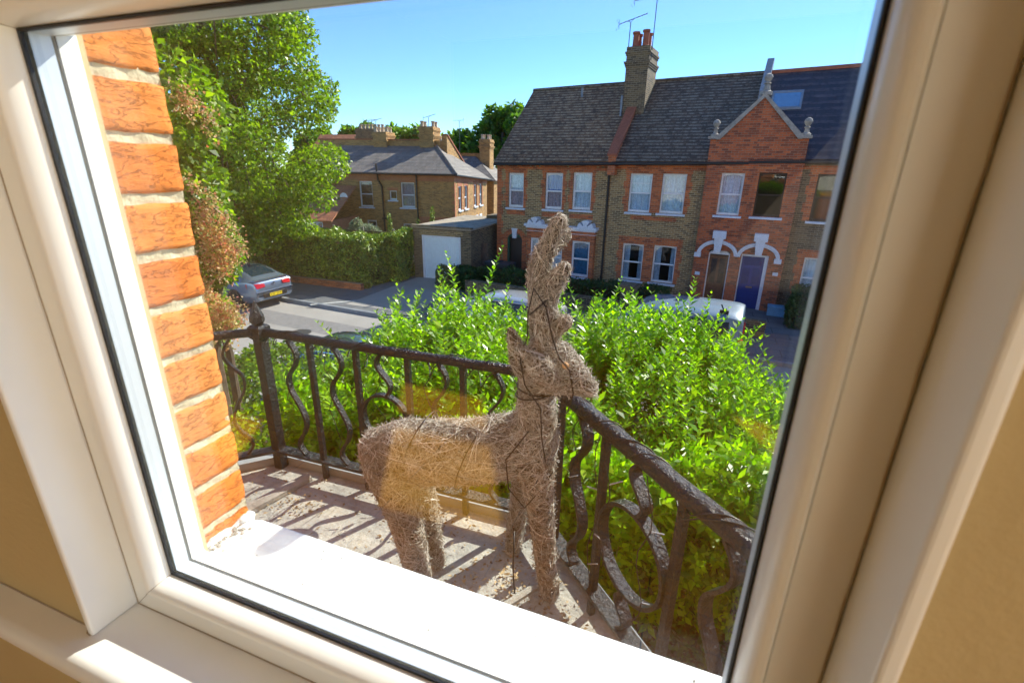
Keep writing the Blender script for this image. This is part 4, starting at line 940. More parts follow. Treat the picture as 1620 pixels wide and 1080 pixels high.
# garden shrubs under the left part of the railing
def garden_shrub():
    t = thing('garden_shrub', 'low bushy garden shrub with light green leaves left of the privet', 'shrub', (-4, 3.6, G))
    n = 42000
    x = RNG.uniform(-7.5, -1.6, n); y = RNG.uniform(1.9, 4.9, n)
    h = -2.45-0.30*np.clip((3.9-y)/1.2, 0, 2)+0.12*np.sin(x*3.2+y)+0.1*np.sin(x*1.3-y*2.4)+0.10*np.sin(x*7.1)*np.sin(y*6.2)
    z = h-RNG.random(n)**1.6*0.6
    P = np.stack([x, y, z], 1); D = RNG.normal(size=(n, 3))+np.array([0, -0.3, 0]); N = RNG.normal(size=(n, 3))*0.5+np.array([0, -0.2, 1.0]); s = RNG.uniform(0.045, 0.085, n)
    V, F = leaves(P, D, N, s, s*0.62); np_mesh('foliage', V, F, M['leaf_ivy'], t)
    mb = MB()
    for i in range(40):
        x = random.uniform(-7.2, -1.8); y = random.uniform(2.2, 4.7); mb.tube([(x, y, G), (x+random.uniform(-.2, .2), y, -4), (x+random.uniform(-.3, .3), y+random.uniform(-.3, .3), -3.1)], [0.03, 0.02, 0.008], 5)
    mb.box(-7.2, -1.9, 2.3, 4.7, G, -3.7)
    mb.build('branches', M['twig'], t)
garden_shrub()
def flower_shrub():
    t = thing('flowering_shrub', 'tall shrub with pink and cream flower heads beside the brick jamb', 'shrub', (-4.45, 3.55, G))
    mb = MB()
    a = (-4.42, 3.27, -1.85); b = (-4.34, 3.38, -1.15)
    mb.tube([(a[0]-0.05, a[1], G), (a[0]-0.03, a[1], -3), (a[0], a[1], a[2]), (b[0], b[1], b[2]), (b[0]-0.25, b[1], -0.3)], [0.075, 0.065, 0.055, 0.05, 0.03], 8)
    c = (-4.42, 3.44, -1.91); mb.tube([(c[0]-0.08, c[1], G), (c[0]-0.05, c[1], -3), (c[0]-0.02, c[1], c[2]), (c[0]-0.12, c[1], -1.2)], [0.05, 0.045, 0.04, 0.03], 8)
    mb.build('trunk', M['bark'], t, smooth=True)
    blobs = [((-4.45, 3.23, 0.41), 0.55), ((-4.48, 3.18, -0.26), 0.5), ((-4.44, 3.24, -0.54), 0.42), ((-4.38, 3.32, -0.81), 0.36), ((-4.35, 3.36, -0.96), 0.24), ((-4.40, 3.30, -1.46), 0.22), ((-4.58, 3.23, -1.33), 0.35), ((-4.38, 3.32, -1.59), 0.14)]
    bl = [(p, (r, r, r*0.9)) for p, r in blobs]
    crown('foliage', t, bl, 9000, 0.07, M['leaf_tree'], lo=0.3)
    # flower heads: loose panicles of tiny florets
    P = []
    heads = [(-4.14, 3.28, 0.43), (-4.09, 3.34, 0.31), (-4.06, 3.38, 0.27), (-4.16, 3.26, 0.50), (-4.18, 3.23, -0.41), (-4.14, 3.28, -0.53), (-4.10, 3.32, -0.67), (-4.07, 3.37, -0.79), (-4.05, 3.39, -0.82), (-4.15, 3.26, -0.84), (-4.14, 3.28, -0.41), (-4.19, 3.22, -0.25), (-4.07, 3.36, -0.59), (-4.13, 3.29, -0.72), (-4.19, 3.21, -0.92), (-4.18, 3.22, -0.66), (-4.06, 3.38, -0.88), (-4.10, 3.32, -0.96), (-4.12, 3.30, -0.92), (-4.18, 3.22, -0.49), (-4.16, 3.25, -0.78), (-4.12, 3.30, -0.81), (-4.18, 3.23, -1.22), (-4.15, 3.26, -1.29), (-4.14, 3.28, -1.42), (-4.19, 3.22, -1.47), (-4.11, 3.32, -1.43), (-4.20, 3.19, -1.34), (-4.20, 3.19, -1.19), (-4.14, 3.27, -1.55), (-4.21, 3.18, -1.59), (-4.26, 3.12, -1.03), (-4.25, 3.14, -1.10), (-4.10, 3.33, -1.53), (-4.28, 3.09, -0.91)]
    for hx, hy, hz in heads:
        for q in range(3):
            c = np.array([hx, hy, hz])*0.955+RNG.normal(size=3)*0.045; k = 50
            P.append(c+RNG.normal(size=(k, 3))*np.array([0.035, 0.035, 0.05]))
    P = np.concatenate(P); n = len(P); s = RNG.uniform(0.014, 0.034, n)
    V, F = leaves(P, RNG.normal(size=(n, 3)), RNG.normal(size=(n, 3))+np.array([0, -0.3, 0.8]), s, s*0.8); np_mesh('flower_heads', V, F, M['flower'], t)
flower_shrub()

# ------------------------------------------------------------ street tree
def tree(name, label, cat_loc, trunk, blobs, n, leaf, mat, group=None, limbs=True, lo=0.45):
    t = thing(name, label, 'tree', cat_loc, W, group)
    mb = MB(); mb.tube(trunk[0], trunk[1], 9)
    if limbs:
        top = Vector(trunk[0][-1]); mid = Vector(trunk[0][len(trunk[0])//2])
        for c, r in blobs[::2]:
            c = Vector(c); s = mid.lerp(top, random.random()); m_ = s.lerp(c, 0.5)+Vector((0, 0, 0.3)); mb.tube([tuple(s), tuple(m_), tuple(c)], [trunk[1][-1]*0.7, trunk[1][-1]*0.45, 0.03], 6)
    mb.build('trunk', M['bark'], t, smooth=True)
    crown('crown', t, blobs, n, leaf, mat, lo=lo)
    return t
def street_tree():
    blobs = []
    rs = random.Random(5)
    cx, cy = -18.6, 15.9
    for z, rad in ((-2.7, 2.6), (-1.5, 3.8), (0.0, 4.4), (1.6, 4.4), (3.2, 4.2), (4.8, 3.9), (6.4, 3.3), (8.0, 2.4)):
        k = 13
        for i in range(k):
            q = 2*PI*i/k+rs.uniform(-0.2, 0.2); rr = rad*rs.uniform(0.70, 1.0); s = rs.uniform(0.75, 1.25)
            blobs.append(((cx+rr*math.cos(q), cy+rr*math.sin(q), z+rs.uniform(-0.7, 0.7)), (s, s, s*0.75)))
        for i in range(3): blobs.append(((cx+rs.uniform(-1.5, 1.5), cy+rs.uniform(-1.5, 1.5), z), (1.5, 1.5, 1.1)))
    tree('street_tree', 'big leafy street tree on the pavement behind the grey car', (cx, cy, G), ([(cx, cy, G), (cx+0.1, cy, -3), (cx, cy, 0), (cx, cy, 4), (cx, cy, 7)], [0.28, 0.22, 0.18, 0.12, 0.05]), blobs, 105000, 0.15, M['leaf_tree'], lo=0.55)
street_tree()
# far trees beyond the rooftops
def far_tree(i, x, y, zc, r, h, label):
    rs = random.Random(i*31); blobs = []
    for k in range(34):
        d = Vector((rs.gauss(0, 1), rs.gauss(0, 1), rs.gauss(0, 1))).normalized(); q = rs.uniform(0.55, 0.9); s = r*rs.uniform(0.24, 0.36)
        blobs.append(((x+d.x*r*q, y+d.y*r*q, zc+d.z*h*q), (s, s, s*0.8)))
    tree('background_tree', label, (x, y, G), ([(x, y, G), (x, y, zc-h*0.5), (x, y, zc+h*0.3)], [0.5, 0.4, 0.15]), blobs, 9000 if r < 7 else 16000, 0.55, M['leaf_far'], 'trees beyond the rooftops', limbs=False, lo=0.6)
far_tree(1, -35.9, 48.2, 1.2, 2.5, 2.6, 'round tree above the rooftops left of the widest stack of buff pots')
far_tree(2, -31.5, 51.2, 1.2, 3.3, 2.4, 'broad low tree between the two tallest chimney stacks')
far_tree(3, -26.8, 53.8, 0.9, 3.0, 2.6, 'low tree behind the aerial right of the corner chimney')
far_tree(4, -22.3, 55.8, 2.0, 3.6, 4.6, 'tallest dark tree beside the end of the brown tiled roof')
far_tree(5, -39.5, 46.0, 0.4, 2.6, 2.6, 'tree just beyond the street tree above the pale roof')
far_tree(6, -19.5, 57.5, 0.8, 3.0, 3.6, 'tree touching the brown tiled verge of the terrace')

# ------------------------------------------------------------ building helpers
def panel_wall(mb, x0, x1, z0, z1, y0, y1, holes):
    """wall slab in the xz plane from y0 (front) to y1 (back) with rectangular openings"""
    xs = sorted({x0, x1, *[h[0] for h in holes], *[h[1] for h in holes]}); zs = sorted({z0, z1, *[h[2] for h in holes], *[h[3] for h in holes]})
    xs = [v for v in xs if x0 <= v <= x1]; zs = [v for v in zs if z0 <= v <= z1]
    def solid(i, j):
        if i < 0 or j < 0 or i >= len(xs)-1 or j >= len(zs)-1: return False
        cx, cz = (xs[i]+xs[i+1])/2, (zs[j]+zs[j+1])/2
        return not any(h[0] < cx < h[1] and h[2] < cz < h[3] for h in holes)
    for i in range(len(xs)-1):
        for j in range(len(zs)-1):
            if not solid(i, j): continue
            a, b, c, d = xs[i], xs[i+1], zs[j], zs[j+1]
            mb.quad((a, y0, c), (b, y0, c), (b, y0, d), (a, y0, d)); mb.quad((a, y1, c), (a, y1, d), (b, y1, d), (b, y1, c))
            if not solid(i-1, j): mb.quad((a, y0, c), (a, y0, d), (a, y1, d), (a, y1, c))
            if not solid(i+1, j): mb.quad((b, y0, c), (b, y1, c), (b, y1, d), (b, y0, d))
            if not solid(i, j-1): mb.quad((a, y0, c), (a, y1, c), (b, y1, c), (b, y0, c))
            if not solid(i, j+1): mb.quad((a, y0, d), (b, y0, d), (b, y1, d), (a, y1, d))
def dressing(mb, h, y, side=0.14, head=0.24, foot=0.0, tooth=0.07, arch=0.0):
    """toothed red brick strips round an opening"""
    x0, x1, z0, z1 = h; y0, y1 = y-0.005, y+0.02
    z = z0-foot; k = 0
    while z < z1-0.01:
        zt_ = min(z+0.3, z1); e = side+(tooth if k % 2 else 0)
        mb.box(x0-e, x0+0.002, y0, y1, z, zt_); mb.box(x1-0.002, x1+e, y0, y1, z, zt_); z = zt_; k += 1
    mb.box(x0-side-0.04, x1+side+0.04, y0, y1, z1, z1+head)
def window(parent, h, y, frame='white_paint', curtain=None, sash=2, bars=0, recess=0.10, sill=True, seg=0.03, arched=True, top_open=False, cpart=1.0, wd=0.055, flip=False, sillm='white_trim', drape=False, glass='dark_glass'):
    x0, x1, z0, z1 = h; yf = y+recess
    mb = MB()
    mb.box(x0, x0+wd, yf, yf+0.06, z0, z1); mb.box(x1-wd, x1, yf, yf+0.06, z0, z1)
    mb.box(x0+wd, x1-wd, yf+0.001, yf+0.06, z1-wd, z1); mb.box(x0+wd, x1-wd, yf+0.001, yf+0.06, z0, z0+wd*1.4)
    if sash == 2: mb.box(x0+wd, x1-wd, yf-0.004, yf+0.055, (z0+z1)/2-wd*0.45, (z0+z1)/2+wd*0.45)
    for k in range(bars):
        zz = (z0+z1)/2+(z1-z0)/2*(k+1)/(bars+1); mb.box(x0+wd, x1-wd, yf+0.01, yf+0.04, zz-0.012, zz+0.012)
    if arched:   # flat segmental head filling the corners
        n = 8; rise = 0.05
        for k in range(n):
            a, b = k/n, (k+1)/n; za, zb_ = z1-wd-rise*(2*a-1)**2, z1-wd-rise*(2*b-1)**2
            xa, xb = x0+wd+(x1-x0-2*wd)*a, x0+wd+(x1-x0-2*wd)*b
            mb.hexa([(xa, yf+0.002, za), (xb, yf+0.002, zb_), (xb, yf+0.058, zb_), (xa, yf+0.058, za), (xa, yf+0.002, z1-wd+.004), (xb, yf+0.002, z1-wd+.004), (xb, yf+0.058, z1-wd+.004), (xa, yf+0.058, z1-wd+.004)])
    o = mb.build('window', M[frame], parent)
    if top_open:
        zc = (z0+z1)/2; mb = MB()
        for a, b, c, d in ((x0+.03, x0+.08, zc+.02, z1-.05), (x1-.08, x1-.03, zc+.02, z1-.05), (x0+.08, x1-.08, zc+.02, zc+.07), (x0+.08, x1-.08, z1-.10, z1-.05)):
            def P_(x, z, yy): f = (z1-z)/(z1-zc); return (x, yy-0.02-0.22*f, z)
            mb.hexa([P_(a, c, yf), P_(b, c, yf), P_(b, c, yf+.04), P_(a, c, yf+.04), P_(a, d, yf), P_(b, d, yf), P_(b, d, yf+.04), P_(a, d, yf+.04)])
        mb.build('open_sash', M[frame], o)
    MB().box(x0+wd*0.8, x1-wd*0.8, yf+0.028, yf+0.034, z0+wd, z1-wd*0.8).build('pane', M[glass], o)
    if curtain:
        def drapery(a, b, c, d, m_):
            n = 30; mb = MB(); pts = []
            for i in range(n+1): pts.append((a+(b-a)*i/n, yf+0.13+0.018*math.sin(i*1.9)+0.01*math.sin(i*0.7)))
            for i in range(n):
                (xa, ya), (xb, yb) = pts[i], pts[i+1]
                mb.hexa([(xa, ya, c), (xb, yb, c), (xb, yb+.006, c), (xa, ya+.006, c), (xa, ya, d), (xb, yb, d), (xb, yb+.006, d), (xa, ya+.006, d)])
            mb.build('curtain', M[m_], o, smooth=True)
        zc = (z0+z1)/2
        if drape: w_ = (x1-x0)*0.26; drapery(x0+.05, x0+.05+w_, z0+.04, z1-.05, curtain); drapery(x1-.05-w_*0.8, x1-.05, z0+.04, z1-.05, curtain)
        elif isinstance(curtain, tuple): drapery(x0+.04, x1-.04, zc, z1-.04, curtain[0]); drapery(x0+.04, x1-.04, z0+.04, zc-.02, curtain[1])
        else: drapery(x0+.04, x1-.04, z0+.04, z1-.04, curtain)
    if sill: MB().prism_yz([(y-0.09, z0-0.09), (y+0.1, z0-0.09), (y+0.1, z0-0.001), (y-0.07, z0-0.02), (y-0.09, z0-0.035)], x0-0.10, x1+0.10).build('sill', M[sillm], o)
    return o
def pitched(mb, a, b, c, d, th=0.08):
    """roof slab a,b lower edge, c,d upper edge (b-c, a-d)"""
    A, B_, C_, D_ = map(Vector, (a, b, c, d)); n = (B_-A).cross(D_-A).normalized()*th
    mb.hexa([tuple(p) for p in (A, B_, C_, D_)]+[tuple(p+n) for p in (A, B_, C_, D_)])
def stack(mb, x0, x1, y0, y1, z0, z1, corb=0.07, step=0.09):
    mb.box(x0, x1, y0, y1, z0, z1-0.75)
    h = z1-0.75
    for i, e in enumerate((corb*0.6, corb*1.1, corb*1.6)): mb.box(x0-e, x1+e, y0-e, y1+e, h+i*step*0.8, h+(i+1)*step*0.8)
    h += 3*step*0.8
    mb.box(x0-0.01, x1+0.01, y0-0.01, y1+0.01, h, h+0.22)
    for i, e in enumerate((corb*0.7, corb*1.3)): mb.box(x0-e, x1+e, y0-e, y1+e, h+0.22+i*0.07, h+0.22+(i+1)*0.07)
    mb.box(x0-0.02, x1+0.02, y0-0.02, y1+0.02, h+0.36, z1)
def pot(mb, x, y, z, h=0.5, r=0.12): mb.lathe((x, y, z), [(r*1.15, 0), (r*1.15, 0.05), (r*0.95, 0.08), (r*0.85, h-0.10), (r*1.12, h-0.07), (r*1.12, h), (r*0.8, h), (r*0.75, h-0.1)], 12)
def aerial(name, label, x, y, z, h, yaw, ln, frame, tilt=0.15, n=9):
    t = thing(name, label, 'aerial', (x, y, z), frame, 'television aerials on the chimneys')
    MB().tube([(x, y, z), (x+0.02, y, z+h)], 0.018, 6).build('mast', M['aerial'], t)
    d = Vector((math.cos(yaw)*math.cos(tilt), math.sin(yaw)*math.cos(tilt), math.sin(tilt))); c = Vector((x+0.02, y, z+h+0.08)); s = Vector((-math.sin(yaw), math.cos(yaw), 0))
    mb = MB(); mb.tube([tuple(c-d*ln*0.42), tuple(c+d*ln*0.58)], 0.014, 6)
    mb.tube([(x+0.02, y, z+h), tuple(c-d*0.15)], 0.009, 5); mb.tube([(x+0.02, y, z+h), tuple(c+d*0.15)], 0.009, 5)
    for i in range(n):
        q = c+d*ln*(-0.36+0.93*i/(n-1)); mb.tube([tuple(q-s*0.13), tuple(q+s*0.13)], 0.008, 5)
    for u in (-0.16, -0.06, 0.06, 0.16):
        q = c-d*ln*0.42+Vector((0, 0, u)); mb.tube([tuple(q-s*0.17-d*abs(u)*0.6), tuple(q+s*0.17-d*abs(u)*0.6)], 0.008, 5)
    q = c-d*ln*0.42; mb.tube([tuple(q-Vector((0, 0, .17))), tuple(q+Vector((0, 0, .17)))], 0.008, 5)
    mb.build('antenna', M['aerial'], t)
def down_pipe(parent, x, y, z0, z1, r=0.045, m_='pipe'):
    mb = MB(); mb.tube([(x, y-0.07, z0), (x, y-0.07, z1-0.25), (x+0.02, y-0.10, z1-0.1), (x+0.06, y-0.2, z1)], r, 8)
    z = z0+0.6
    while z < z1-0.5: mb.lathe((x, y-0.07, z), [(r*1.3, 0), (r*1.3, 0.06)], 8); z += 1.5
    mb.build('drainpipe', M[m_], parent, smooth=True)

# ------------------------------------------------------------ terrace opposite (frame F: x along the street, y away from us)
F = Frame((2.546, 20.491, 0), math.atan2(-0.1253, 0.9921))
EA, RB, RZ = 0.13, 3.60, 3.44       # eaves height, ridge setback, ridge height
def zs(s): return 0.016*(s+5)       # the street rises gently to the right
def roof_and_shell(t, s0, s1, tile, e0, wallm, left_gable=False, ridge_m='tile_dark'):
    mb = MB(); ov = 0.28; sl = (RZ-e0)/(RB+ov)
    def P_(s, b, z): return (s, b, z+zs(s))
    pitched(mb, P_(s0-(0.06 if left_gable else 0), -ov, e0), P_(s1, -ov, e0), P_(s1, RB, RZ), P_(s0-(0.06 if left_gable else 0), RB, RZ))
    pitched(mb, P_(s1, RB*2+ov, e0), P_(s0, RB*2+ov, e0), P_(s0, RB, RZ), P_(s1, RB, RZ))
    rf = mb.build('roof', M[tile], t)
    mb = MB(); mb.tube([P_(s0, RB, RZ+0.08), P_((s0+s1)/2, RB, RZ+0.085), P_(s1, RB, RZ+0.08)], 0.10, 8); mb.build('ridge_tiles', M[ridge_m], rf)
    mb = MB(); mb.tube([P_(s0, -ov-0.05, e0-0.03), P_(s1, -ov-0.05, e0-0.03)], 0.06, 8); mb.build('gutter', M['pipe'], rf)
    mb = MB()
    for s in (s0, s1):
        a, b = (s, s+0.22) if s == s0 else (s-0.22, s)
        z_ = zs(s); mb.prism_yz([(0.003, G), (2*RB, G), (2*RB, e0+0.2+z_), (RB, RZ+z_-0.03), (0.003, e0+0.2+z_)], a, b)
    mb.box(s0+.22, s1-.22, 2*RB-0.25, 2*RB, G, e0)
    mb.build('side_wall', M[wallm], t)
    MB().box(s0+.22, s1-.22, 0.30, 0.34, G, G+0.1).box(s0+.22, s1-.22, 2.6, 2.7, G, e0).build('inner_partition', M['door_dark'], t)
    return rf
# --- house A, left end
def house_a():
    s0, s1 = -11.66, -6.22
    t = thing('terraced_house', 'end terrace house with a brown tiled roof and a dark arched doorway', 'house', (s0, 0, G), F, 'terraced brick houses across the street')
    W_ = dict(w1=(-11.08, -10.30, -1.86, -0.36), w2=(-9.24, -8.42, -1.84, -0.32), w3=(-7.95, -7.10, -1.80, -0.28),
              b1=(-9.78, -9.30, -4.72, -3.12), b2=(-9.05, -8.20, -4.72, -3.12), b3=(-7.75, -6.93, -4.66, -3.10))
    door = (-11.10, -10.32, G, -3.05)
    mb = MB(); panel_wall(mb, s0, s1, G, 0.10, 0, 0.28, list(W_.values())+[door]); mb.build('front_wall', M['stock'], t)
    rf = roof_and_shell(t, s0, s1, 'tile_brown', EA, 'stock')
    mb = MB()
    for k in ('w1', 'w2', 'w3'): dressing(mb, W_[k], 0, 0.13, 0.30)
    for k, (a, b) in (('w1', (-11.66, -11.66)),): pass
    mb.box(s0, s1, -0.030, 0.0, -0.01, 0.075)
    for i in range(int((s1-s0)/0.22)): mb.box(s0+i*0.22, s0+i*0.22+0.11, -0.055, -0.0305, -0.10, -0.012)
    mb.box(s0, s1, -0.012, 0.01, -0.20, -0.101)
    mb.box(s0-.004, s0+0.24, -0.006, 0.02, G, -0.205); 
    z = G
    while z < -0.6: mb.box(s0+0.24, s0+0.33, -0.006, 0.02, z, z+0.3); z += 0.6
    # red panels under the upper windows and the door arch
    for a, b in ((-11.15, -10.2), (-9.35, -8.3), (-8.05, -6.95)): mb.box(a, b, -0.006, 0.01, -2.18, -1.99)
    cx, r = -10.71, 0.39
    for i in range(14):
        q0, q1 = PI*i/14, PI*(i+1)/14; a = lambda rr, q: (cx+rr*math.cos(q), -3.05-0.30+rr*math.sin(q)*0.85)
        mb.prism_xz([a(r, q0), a(r+0.26, q0), a(r+0.26, q1), a(r, q1)], -0.008, 0.02)
    for sx in (-1, 1):
        z = G; k = 0
        while z < -3.4:
            e = 0.22 if k % 2 else 0.30; xa = cx+sx*0.39; mb.box(min(xa, xa+sx*e), max(xa, xa+sx*e), -0.006, 0.02, z, z+0.3); z += 0.3; k += 1
    mb.build('brick_dressing', M['red'], t)
    # arch head fill above square opening corners
    window(t, W_['w1'], 0, curtain=('curtain_white', 'curtain_pink'), wd=0.075)
    window(t, W_['w2'], 0, curtain=('curtain_blue', 'curtain_pink'), wd=0.075)
    window(t, W_['w3'], 0, curtain='curtain_white', wd=0.075)
    # square bay on the ground floor with a moulded cornice
    mb = MB(); yb = -0.24
    panel_wall(mb, -9.95, -6.75, G, -2.62, yb, 0.0, [W_['b1'], W_['b2'], W_['b3']])
    mb.build('bay_wall', M['red'], t)
    mb = MB(); mb.box(-10.06, -6.64, yb-0.14, 0.0, -2.60, -2.50); mb.box(-10.0, -6.7, yb-0.07, 0.0, -2.68, -2.60)
    mb.box(-9.98, -6.72, yb-0.02, 0.0, -2.82, -2.80)
    for c in (-9.55, -7.15):
        for i in range(9):
            q0, q1 = PI*i/9, PI*(i+1)/9
            if i in (2, 6): continue
            mb.prism_xz([(c+0.10*math.cos(q0), -2.499+0.06*math.sin(q0)), (c+0.36*math.cos(q0), -2.499+0.30*math.sin(q0)), (c+0.36*math.cos(q1), -2.499+0.30*math.sin(q1)), (c+0.10*math.cos(q1), -2.499+0.06*math.sin(q1))], yb-0.12, -0.002)
        mb.prism_xz([(c-.11, -2.499), (c+.11, -2.499), (c, -2.26)], yb-0.135, -0.002)
    mb.build('cornice', M['white_trim'], t)
    for k in ('b1', 'b2', 'b3'): window(t, W_[k], yb, curtain='curtain_teal' if k == 'b3' else 'curtain_white', wd=0.075, recess=0.08)
    MB().box(cx-0.40, cx+0.40, 0.20, 0.26, G, -3.06).build('front_door', M['door_dark'], t)
    mb = MB(); mb.box(cx-0.39, cx-0.31, 0.03, 0.16, G, -3.1); mb.box(cx-0.31, cx+0.39, 0.03, 0.16, -3.2, -3.1); mb.build('door_frame', M['frame_green'], t)
    mb = MB(); mb.prism_xz([(cx-0.10, -3.25), (cx+0.10, -3.25), (cx+0.13, -2.86), (cx-0.13, -2.86)], -0.05, 0.03); mb.box(cx-.15, cx+.15, -0.07, .02, -2.86, -2.80); mb.build('keystone', M['white_trim'], t)
    down_pipe(t, -6.36, 0, G, 0.10)
    # roof vent
    MB().tube([(-8.9, 3.0, 2.95), (-8.9, 3.0, 3.35)], 0.05, 8).build('vent', M['lead'], rf)
house_a()
def party(t, s, w_, name='party_parapet'):
    """brick upstand with a coping that climbs the roof between two houses"""
    z_ = zs(s); e0 = EA
    mb = MB(); sl = (RZ-e0)/(RB+0.28)
    f = lambda b: e0+(b+0.28)*sl+z_
    mb.prism_yz([(-0.32, f(-0.32)-0.10), (-0.32, f(-0.32)+0.35), (-0.05, f(-0.05)+0.42), (RB-0.5, f(RB-0.5)+0.30), (RB+0.1, RZ+z_+0.3), (RB+0.1, RZ+z_-0.2)], s-w_/2, s+w_/2)
    mb.box(s-w_/2, s+w_/2, -0.34, 0.0, -0.35, f(-0.32)-0.099)
    o = mb.build(name, M['red'], t)
    mb = MB(); mb.hexa([(s-w_/2-.05, -0.38, f(-.38)+.35), (s+w_/2+.05, -0.38, f(-.38)+.35), (s+w_/2+.05, RB-0.4, f(RB-.4)+.30), (s-w_/2-.05, RB-0.4, f(RB-.4)+.30), (s-w_/2-.05, -0.38, f(-.38)+.43), (s+w_/2+.05, -0.38, f(-.38)+.43), (s+w_/2+.05, RB-0.4, f(RB-.4)+.38), (s-w_/2-.05, RB-0.4, f(RB-.4)+.38)])
    mb.build('coping', M['pot'], o)
def big_stack(t, s, b0, b1, w_, ztop, pots):
    mb = MB(); stack(mb, s-w_/2, s+w_/2, b0, b1, 1.6, ztop, 0.05)
    o = mb.build('chimney', M['stock_dark'], t)
    mb = MB()
    for i, (x, y, h) in enumerate(pots): pot(mb, x, y, ztop-0.02, h, 0.14)
    mb.build('chimney_pots', M['pot'], o, smooth=True)
    return o
def archy(mb, cx, zc, rx, rz, wdt, y0, y1, q0=0.0, q1=PI, n=18):
    for i in range(n):
        a, b = q0+(q1-q0)*i/n, q0+(q1-q0)*(i+1)/n
        mb.prism_xz([(cx+rx*math.cos(a), zc+rz*math.sin(a)), (cx+(rx+wdt)*math.cos(a), zc+(rz+wdt)*math.sin(a)), (cx+(rx+wdt)*math.cos(b), zc+(rz+wdt)*math.sin(b)), (cx+rx*math.cos(b), zc+rz*math.sin(b))], y0, y1)
YG = -0.32     # the gabled porch bay stands forward of the fronts
def gable_half(t, left, holes):
    """half of the shared red gable: shared line at s=-1.04"""
    sm = -1.04; s0, s1 = (-2.60, sm) if left else (sm, 0.52)
    mb = MB(); panel_wall(mb, s0, s1, G, 0.80, YG, 0.0, holes)
    if left: mb.prism_xz([(s0, 0.80), (sm, 0.80), (sm, 2.27), (s0+0.30, 0.97), (s0, 0.97)], YG, 0.16)
    else: mb.prism_xz([(sm, 0.80), (s1, 0.80), (s1, 0.97), (s1-0.30, 0.97), (sm, 2.27)], YG, 0.16)
    # cheeks running back into the roof
    for z0_, z1_ in ((0.0, 0.80),): mb.box(s0 if left else s1-0.2, s0+0.2 if left else s1, 0.0, 1.2, z0_, z1_)
    mb.box(s0 if left else sm, sm if left else s1, YG-0.04, YG, -2.30, -2.24); mb.box(s0-(0.03 if left else 0), s1+(0 if left else 0.03), YG-0.045, YG, 0.10, 0.17)
    g = mb.build('gable_wall', M['red_gable'], t)
    mb = MB()
    if left: mb.hexa([(s0+.20, YG-.07, 1.33), (s0+.34, YG-.07, 1.27), (s0+.34, .22, 1.27), (s0+.20, .22, 1.33), (s0+.20, YG-.07, 1.44), (sm, YG-.07, 2.73), (sm, .22, 2.73), (s0+.20, .22, 1.44)]) if False else mb.prism_xz([(s0+.20, 0.95), (s0+.32, 0.95), (sm, 2.27), (sm, 2.41), (s0+.20, 1.07)], YG-.07, .22)
    else: mb.prism_xz([(s1-.20, 0.95), (s1-.20, 1.07), (sm, 2.41), (sm, 2.27), (s1-.32, 0.95)], YG-.07, .22)
    c = s0+0.12 if left else s1-0.12
    mb.box(c-.2, c+.2, YG-.1, .22, 0.972, 1.06)
    mb.build('coping', M['stone'], g)
    mb = MB(); yb = YG+0.16; mb.lathe((c, yb-.05, 1.06), [(.15, 0), (.15, .06), (.08, .10), (.06, .22), (.10, .26), (.05, .30), (.10, .36), (.13, .44), (.10, .52), (.03, .56)], 14)
    if left: mb.build('ball_finial', M['stone'], g, smooth=True); mb = MB(); mb.lathe((sm, yb-.05, 2.35), [(.19, 0), (.19, .10), (.12, .14), (.08, .32), (.13, .36), (.06, .40), (.11, .46), (.14, .54), (.11, .62), (.03, .66)], 14)
    if mb.v: mb.build('ball_finial', M['stone'], g, smooth=True)
    # back slope of the little roof
    mb = MB()
    if left: mb.hexa([(s0+.1, .2, .84), (sm, .2, 2.12), (sm, 2.6, 2.12), (s0+.1, 1.0, .84), (s0+.1, .2, .92), (sm, .2, 2.20), (sm, 2.6, 2.20), (s0+.1, 1.0, .92)])
    else: mb.hexa([(sm, .2, 2.12), (s1-.1, .2, .84), (s1-.1, 1.0, .84), (sm, 2.6, 2.12), (sm, .2, 2.20), (s1-.1, .2, .92), (s1-.1, 1.0, .92), (sm, 2.6, 2.20)])
    mb.build('gable_roof', M['tile_black' if not left else 'tile_dark'], g)
def hood(t, cx, left):
    mb = MB(); y0, y1 = YG-0.16, YG-0.001; zc = -3.13
    archy(mb, cx, zc, 0.60, 0.42, 0.09, YG-0.12, y1); archy(mb, cx, zc, 0.67, 0.49, 0.06, YG-0.17, y1)
    xo = cx-0.68 if left else cx+0.68; mb.box(xo-.13, xo+.11, y0, y1, zc-.13, zc+.03)
    mb.prism_xz([(cx-.11, zc+.12), (cx+.11, zc+.12), (cx+.16, zc+.62), (cx-.16, zc+.62)], YG-.22, y1)
    mb.box(cx-.23, cx+.23, YG-.25, y1, zc+.62, zc+.90); mb.prism_xz([(cx-.2, zc+.66), (cx+.2, zc+.66), (cx, zc+.84)], YG-.27, YG-.25)
    mb.build('door_hood', M['white_trim'], t)
